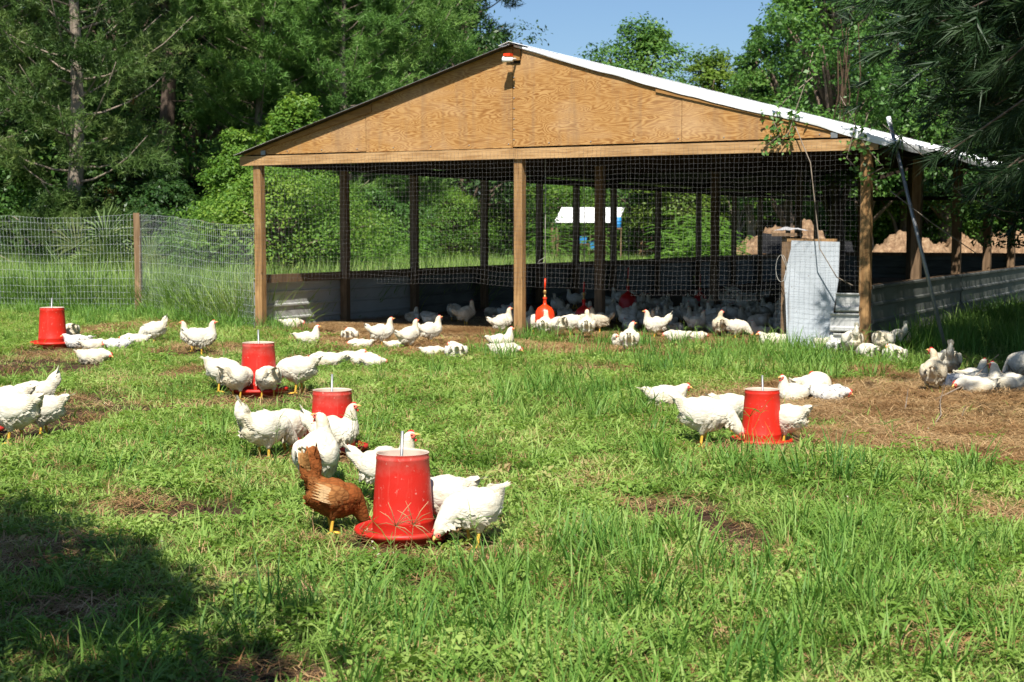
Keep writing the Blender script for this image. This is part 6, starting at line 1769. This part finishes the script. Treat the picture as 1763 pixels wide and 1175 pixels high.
# px, py of the feet, pose, heading (0 right, 90 away, 180 left, 270 to the camera), size, colour, group, label
FLOCK = [
 # at the far left feeder
 (122, 592, 'feed', 120, 1.02, 'white', G1, 'white chicken half hidden behind the clean red feeder by the fence'),
 (135, 598, 'sit_low', 200, 1.0, 'speck', G1, 'grey tailed white chicken sitting right against the clean red feeder'),
 (160, 601, 'rest', 15, 1.0, 'white', G1, 'white chicken lying behind the one that rests right of the clean feeder'),
 (160, 627, 'rest', -12, 1.12, 'white', G1, 'white chicken lying with its head low right of the clean red feeder'),
 (206, 603, 'rest', 190, 1.0, 'speck', G2, 'speckled white chicken lying at the front of the row below the fence post'),
 (236, 596, 'rest', 185, 1.08, 'white', G2, 'white chicken lying in the middle of the row below the fence post'),
 (268, 592, 'peck', 192, 1.12, 'white', G2, 'white chicken bending left at the right end of the row below the fence post'),
 (346, 610, 'stand', 8, 1.14, 'white', G2, 'white chicken standing tall and facing right, left of the tall feeder'),
 (334, 604, 'stand', 176, 1.02, 'white', G2, 'white chicken facing left behind the tall one facing right'),
 # left edge
 (62, 722, 'feed_up', 205, 1.12, 'white', G1, 'white chicken with its tail cocked high in the left edge group'),
 (20, 728, 'feed', 190, 1.1, 'white', G1, 'white chicken squeezed in the middle of the left edge group'),
 (30, 764, 'feed', 168, 1.25, 'white', G1, 'big white chicken with a yellow leg showing, front of the left edge group'),
 (78, 750, 'feed', 186, 1.08, 'white', G1, 'white chicken at the right end of the left edge group'),
 # tall feeder
 (382, 674, 'feed', -20, 1.10, 'white', G1, 'white chicken with drooping tail, leftmost at the tall red feeder'),
 (406, 683, 'feed', 52, 1.08, 'white', G1, 'white chicken seen from behind, left of the tall red feeder'),
 (462, 683, 'feed', 118, 1.02, 'white', G1, 'white chicken seen from behind, right in front of the tall red feeder'),
 (517, 678, 'feed', 172, 1.20, 'white', G1, 'white chicken feeding from the right side of the tall red feeder'),
 # middle feeder
 (452, 793, 'feed_up', 40, 1.12, 'white', G1, 'white chicken with pointed tail up, leftmost at the faded feeder'),
 (492, 782, 'feed', 35, 1.10, 'white', G1, 'white chicken behind the one with pointed tail at the faded feeder'),
 (572, 790, 'walk', -4, 1.05, 'white', G1, 'white chicken facing right in front of the faded red feeder'),
 (548, 848, 'look_left', 78, 1.14, 'white', G1, 'white hen standing tall with her back turned, above the brown hen'),
 # near feeder
 (662, 872, 'stand', -6, 1.06, 'white', G1, 'white chicken hidden behind the nearest feeder, head and rump showing'),
 (772, 918, 'feed', 160, 1.0, 'white', G1, 'white chicken half hidden right of the nearest feeder'),
 (818, 939, 'feed', 216, 0.98, 'white', G1, 'white chicken feeding at the right side of the nearest feeder'),
 # right feeder
 (1143, 702, 'sit_low', -10, 1.08, 'white', G1, 'white chicken sitting alone on straw left of the lone right feeder'),
 (1208, 768, 'feed', -12, 1.22, 'white', G1, 'big white chicken pecking at the left side of the right feeder'),
 (1254, 742, 'feed', 20, 1.02, 'white', G1, 'white chicken mostly hidden behind the left side of the right feeder'),
 (1358, 764, 'feed', 150, 1.0, 'white', G1, 'white chicken peeking out right of the right feeder'),
 (1366, 690, 'sit', 215, 1.0, 'white', G1, 'leftmost of the three white chickens resting behind the right feeder'),
 (1396, 684, 'tuck', 30, 1.24, 'white', G1, 'topmost of the three white chickens resting behind the right feeder'),
 (1422, 689, 'rest', -8, 1.05, 'speck', G1, 'speckled one lying in front among the three behind the right feeder'),
 # grass before the shed, left half
 (500, 571, 'rest', 8, 1.0, 'white', G2, 'white chicken lying at the foot of the ribbed knee wall'),
 (528, 595, 'sit', 5, 1.02, 'white', G2, 'white chicken sitting and facing right below the ribbed knee wall'),
 (603, 587, 'tuck', 80, 0.95, 'white', G2, 'round white chicken curled up left of the three standing ones'),
 (655, 596, 'stand', 12, 1.04, 'white', G2, 'leftmost of three white chickens standing tall before the bedding'),
 (623, 600, 'rest', 190, 0.9, 'white', G2, 'white chicken lying low left of the leftmost standing one'),
 (678, 600, 'rest', 20, 0.8, 'white', G2, 'white chicken lying between the standing ones'),
 (703, 602, 'alert', 40, 1.0, 'white', G2, 'middle one of three white chickens standing tall, seen half from behind'),
 (739, 594, 'stand', 22, 1.04, 'white', G2, 'rightmost of three white chickens standing tall before the bedding'),
 (567, 630, 'rest', 170, 1.15, 'white', G2, 'large white chicken lying at the left of the row in the grass'),
 (598, 628, 'sit_low', 12, 1.05, 'white', G2, 'white chicken with pink face in the middle of the row in the grass'),
 (622, 629, 'rest', -5, 1.0, 'white', G2, 'white chicken lying third in the row in the grass'),
 (642, 631, 'rest', 10, 0.75, 'white', G2, 'small white chicken lying at the right end of the row in the grass'),
 (742, 612, 'rest', 5, 0.85, 'white', G2, 'white chicken sunk low in the grass left of the round one'),
 (785, 617, 'tuck', 95, 1.08, 'white', G2, 'round white chicken asleep alone in the grass left of the centre post'),
 (860, 603, 'sit', 10, 1.06, 'white', G2, 'white chicken facing right behind another at the left of the centre post'),
 (868, 616, 'rest', -25, 1.12, 'white', G2, 'white chicken with ruffled wing in front, left of the centre post'),
 # sunny edge of the bedding
 (801, 566, 'look_left', 20, 1.02, 'buff', G3, 'cream chicken standing alone at the edge of the shade'),
 (863, 583, 'alert', 15, 1.0, 'white', G3, 'cream tailed chicken with red face just left of the centre post'),
 (917, 580, 'alert', 5, 0.92, 'white', G3, 'white chicken between the centre post and the orange drinker'),
 (938, 588, 'alert', 80, 0.98, 'white', G3, 'white chicken with its back turned below the orange drinker'),
 (962, 588, 'feed', 110, 1.05, 'white', G3, 'white chicken right below the orange drinker, seen from behind'),
 (985, 585, 'feed', 172, 1.10, 'white', G3, 'broad white chicken facing left right of the orange drinker'),
 (1010, 590, 'alert', 85, 1.02, 'white', G3, 'white chicken with a yellow leg right of the orange drinker group'),
 (1034, 578, 'stand', 172, 1.02, 'buff', G3, 'cream chicken stepping out of the shade right of the drinker group'),
 (1074, 597, 'tuck', 150, 1.0, 'white', G3, 'white chicken preening behind the one with its back turned'),
 (1084, 610, 'look_right', 82, 1.06, 'white', G3, 'white chicken with its back turned in the grass before the bedding'),
 (1130, 588, 'walk', 178, 1.06, 'white', G3, 'white chicken walking left in the sun with raised tail'),
 (1168, 594, 'rest', 175, 1.0, 'white', G3, 'white chicken stretched flat in the grass right of the walking one'),
 (1198, 592, 'rest', 10, 0.8, 'white', G3, 'white chicken lying behind the one stretched flat'),
 (1240, 588, 'look_right', 88, 1.0, 'buff', G3, 'cream chicken standing upright with its back turned'),
 (1266, 590, 'feed', -15, 0.98, 'white', G3, 'white chicken leaning right beside the upright cream one'),
 (1332, 604, 'sit_low', 190, 1.08, 'white', G3, 'white chicken sitting in grass at the left foot of the pale door'),
 (1378, 602, 'rest', 185, 1.12, 'white', G3, 'white chicken lying right at the foot of the pale door'),
 (1420, 606, 'rest', 175, 1.15, 'white', G3, 'white chicken lying at the right foot of the pale door'),
 # tree shade
 (1438, 610, 'sit', 95, 1.0, 'speck', G4, 'greyish chicken at the sun line by the right front post'),
 (1466, 618, 'feed_up', 95, 1.1, 'white', G4, 'shaded chicken with tail up in front of the right front post'),
 (1493, 620, 'sit_low', 110, 1.05, 'white', G4, 'shaded chicken sitting just right of the right front post'),
 (1520, 618, 'feed', 60, 1.1, 'white', G4, 'shaded chicken bending down beside the dark knee wall'),
 (1548, 612, 'feed_up', 100, 1.1, 'white', G4, 'shaded chicken with cocked tail farthest along the dark knee wall'),
 (1540, 628, 'tuck', 80, 1.1, 'white', G4, 'shaded chicken resting in front of the cocked tail one'),
 (1607, 678, 'look_left', 70, 1.06, 'buff', G4, 'cream chicken standing in sun at the edge of the tree shade'),
 (1632, 655, 'feed_up', 80, 1.12, 'white', G4, 'shaded chicken with raised tail right behind the sunlit cream one'),
 (1650, 670, 'sit_low', 150, 1.0, 'speck', G4, 'dark grey chicken resting next to the sunlit cream one'),
 (1672, 666, 'sit', 20, 1.06, 'white', G4, 'shaded chicken with a red comb raised in the resting group'),
 (1682, 681, 'rest', 190, 1.1, 'white', G4, 'shaded chicken lying at the front of the resting group'),
 (1712, 672, 'rest', 170, 1.1, 'white', G4, 'shaded chicken lying in the middle of the resting group'),
 (1738, 678, 'sit', 150, 1.12, 'white', G4, 'shaded chicken with red face at the right of the resting group'),
 (1766, 664, 'feed', 120, 1.2, 'white', G4, 'shaded chicken cut off by the right edge of the picture'),
]
for px, py, pose, hd, sc, colr, grp, lab in FLOCK:
    p = on_ground(px, py); p.z = gz(p.x, p.y) - (0.004 if pose not in SIT else 0.012)
    s_, t_ = shed_st(p.x, p.y)
    if 0 < s_ < W_ and t_ > 0: p.z = max(p.z, 0.03)
    bird(p, hd, pose, sc, lab, grp, colr, full=py > 630)
    FEED_PTS.append((p.x, p.y - 0.03, 0.13 if pose not in SIT else 0.15))

# the brown hen
p = on_ground(566, 922); p.z = gz(p.x, p.y)
hen = bird(p, 0, 'peck_fan', 0.94, 'russet hen with golden fanned tail pecking left of the nearest feeder', 'white chickens around the red feeders', 'brown', True)
del hen['group']
FEED_PTS.append((p.x, p.y - .05, 0.15))
hen.rotation_euler.z = math.radians(24)
mb = MB(); rng_ = np.random.default_rng(4)
for k in range(16):
    f = (k - 7.5) / 7.5; y = 0.028 * f; l = rng_.uniform(.09, .135)
    b = Vector((-0.100 - .012 * rng_.uniform(), y * .8, 0.325)); e = b + Vector((-0.030 + .03 * f * f - .025 * rng_.uniform(), y * 1.7, l)); m_ = (b + e) / 2 + Vector((-.012, y * .3, 0))
    w = 0.012
    mb.add([b + Vector((w * .5, 0, 0)), b - Vector((w * .5, 0, 0)), m_ - Vector((w, 0.004, 0)), e, m_ + Vector((w, -.004, 0))], [(0, 1, 2, 3, 4)], 0, True)
mb.build('tail', M['brown_tail'], hen)
mb = MB()
for k in range(6):
    for sg in (-1,):
        z = 0.175 + 0.015 * k; x0 = 0.0 - 0.004 * k; l = 0.125 - .008 * k
        mb.add([(x0, sg * .112, z + .006), (x0, sg * .112, z - .006), (x0 - l * .5, sg * .119, z - .010 + .02), (x0 - l, sg * .100, z + .04), (x0 - l * .5, sg * .117, z + .008 + .02)], [(0, 1, 2, 3, 4)], 0, True)
M['wing_bar'] = feather_mat('cream_wing_bars', (0.66, 0.46, 0.25), (0.50, 0.30, 0.12))
mb.build('wing_feathers', M['wing_bar'], hen)

# the crowd in the dim interior
inner = np.random.default_rng(61); placed = []
tries = 0
INSIDE = []
while len(INSIDE) < 175 and tries < 9000:
    tries += 1
    s = inner.uniform(1.2, W_ - 0.35); t_ = 1.75 + 13 * inner.beta(0.95, 2.1)
    if s < 3.2 and inner.uniform() < 0.72: continue
    if any((s - a) ** 2 + (t_ - b) ** 2 < 0.28 ** 2 for a, b in INSIDE): continue
    INSIDE.append((s, t_))
for s, t_ in INSIDE:
    p = shed_pt(s, t_); p.z = max(gz(p.x, p.y), 0) + 0.03
    pose = inner.choice(['sit', 'sit_low', 'rest', 'tuck', 'sit', 'sit_low', 'stand', 'feed', 'peck', 'walk'])
    q = POSES[pose]
    root = empty('chicken', p, inner.uniform(0, 6.28), 'white chicken in the dim crowd on the bedding inside the shed', 'chicken', 'chickens crowded in the dim shed')
    root.scale = (inner.uniform(.86, 1.04),) * 3
    link('body', q['body'] if inner.uniform() < .5 else variant(q['body'], [M['buff_f']]), root); link('comb', q['comb'], root)  # half the crowd in buff, putting the dim interior into plumage colour
    for w in q['wings']: link('wing', w, root)
    for l in q['legs']: link('leg', l, root)

# ------------------------------------------------------------------ small things on the lawn
def fallen_stick(pts, r, label):
    P_ = []
    for px, py, h in pts:
        p = on_ground(px, py); p.z = gz(p.x, p.y) + h; P_.append(p)
    mb = MB(); n = len(P_); mb.tube(P_, [r * (1 - .6 * k / (n - 1)) for k in range(n)], 6); o = mb.build('stick', M['pale_bark']); tag(o, label, 'stick')
fallen_stick([(1600, 698, 0.02), (1665, 680, 0.10), (1718, 672, 0.36)], 0.009, 'pale stick poking up out of the straw at the right')
fallen_stick([(1675, 700, 0.02), (1740, 722, 0.03), (1790, 740, 0.02)], 0.008, 'long stick lying on the straw toward the right edge')
fallen_stick([(1555, 722, 0.0), (1560, 708, 0.08), (1563, 700, 0.16)], 0.006, 'short dark stub upright in the straw')
fallen_stick([(1600, 740, 0.0), (1620, 728, 0.07), (1618, 712, 0.10), (1625, 700, 0.17)], 0.006, 'crooked twig upright in the middle of the straw')
fallen_stick([(1640, 735, 0.0), (1655, 726, 0.05), (1662, 718, 0.09)], 0.006, 'forked twig leaning right in the straw')
fr = np.random.default_rng(12)
P = []; 
for px, py in ((62, 928), (70, 880), (640, 965), (690, 985), (810, 945), (270, 970), (160, 640), (1440, 880), (300, 672), (180, 705), (112, 685), (980, 960), (1570, 745), (1590, 760), (250, 610), (870, 970)):
    c = on_ground(px, py)
    for k in range(2): P.append((c.x + fr.normal(0, .05), c.y + fr.normal(0, .08)))
P = np.array(P)
feath = proto_coll('down', [(*weed_leaves(fr, 1, 0.005, 0.022), M['white_f']), (*weed_leaves(fr, 2, 0.01, 0.018), M['white_f'])])
n = len(P)
scatter('down_feathers', np.stack([P[:, 0], P[:, 1], ground_z(P[:, 0], P[:, 1]) + 0.03], 1), np.stack([0 * P[:, 0], 0 * P[:, 0], fr.uniform(0, 6, n)], 1), np.ones((n, 3)), fr.integers(0, 2, n), feath, 'stray white down feathers scattered on the lawn')

# crabgrass seed heads right before the nearest feeder
def seed_plant(px, py, label, k0):
    p = on_ground(px, py); root = empty('grass_stalk', (p.x, p.y, gz(p.x, p.y)), 0, label, 'grass stalk', 'seeding grass stalks')
    r = np.random.default_rng(k0); mb = MB(); 
    top = Vector((0.0, 0, 0.165)); mb.tube([(0, 0, -.02), (-0.01, 0, 0.08), top], [.0022, .0018, .0014], 5); mb.build('stem', M['dry'] , root)
    for k, (ax, l, el) in enumerate(((0.25, .11, .28), (0.05, .13, 1.0), (3.0, .10, .75), (0.5, .10, -0.4), (0.0, .12, -0.75), (3.3, .09, .05), (-.3, .1, .6), (2.7, .12, 1.25))):
        e = top + Vector((math.cos(ax) * math.cos(el), -.3 * math.sin(ax), math.sin(el))) * l
        mb = MB(); mb.tube([top, (top + e) / 2 + Vector((0, 0, .012)), e], [.0017, .0021, .0009], 5); mb.build('seed_spike', M['dry'], root)
seed_plant(682, 965, 'seeding grass stalk with spread spikes left in front of the nearest feeder', 1)
seed_plant(712, 960, 'seeding grass stalk with drooping spikes right in front of the nearest feeder', 2)

build_lawn()
build_field()
for o in [m for m in bpy.data.meshes if m.users == 0]: bpy.data.meshes.remove(o)
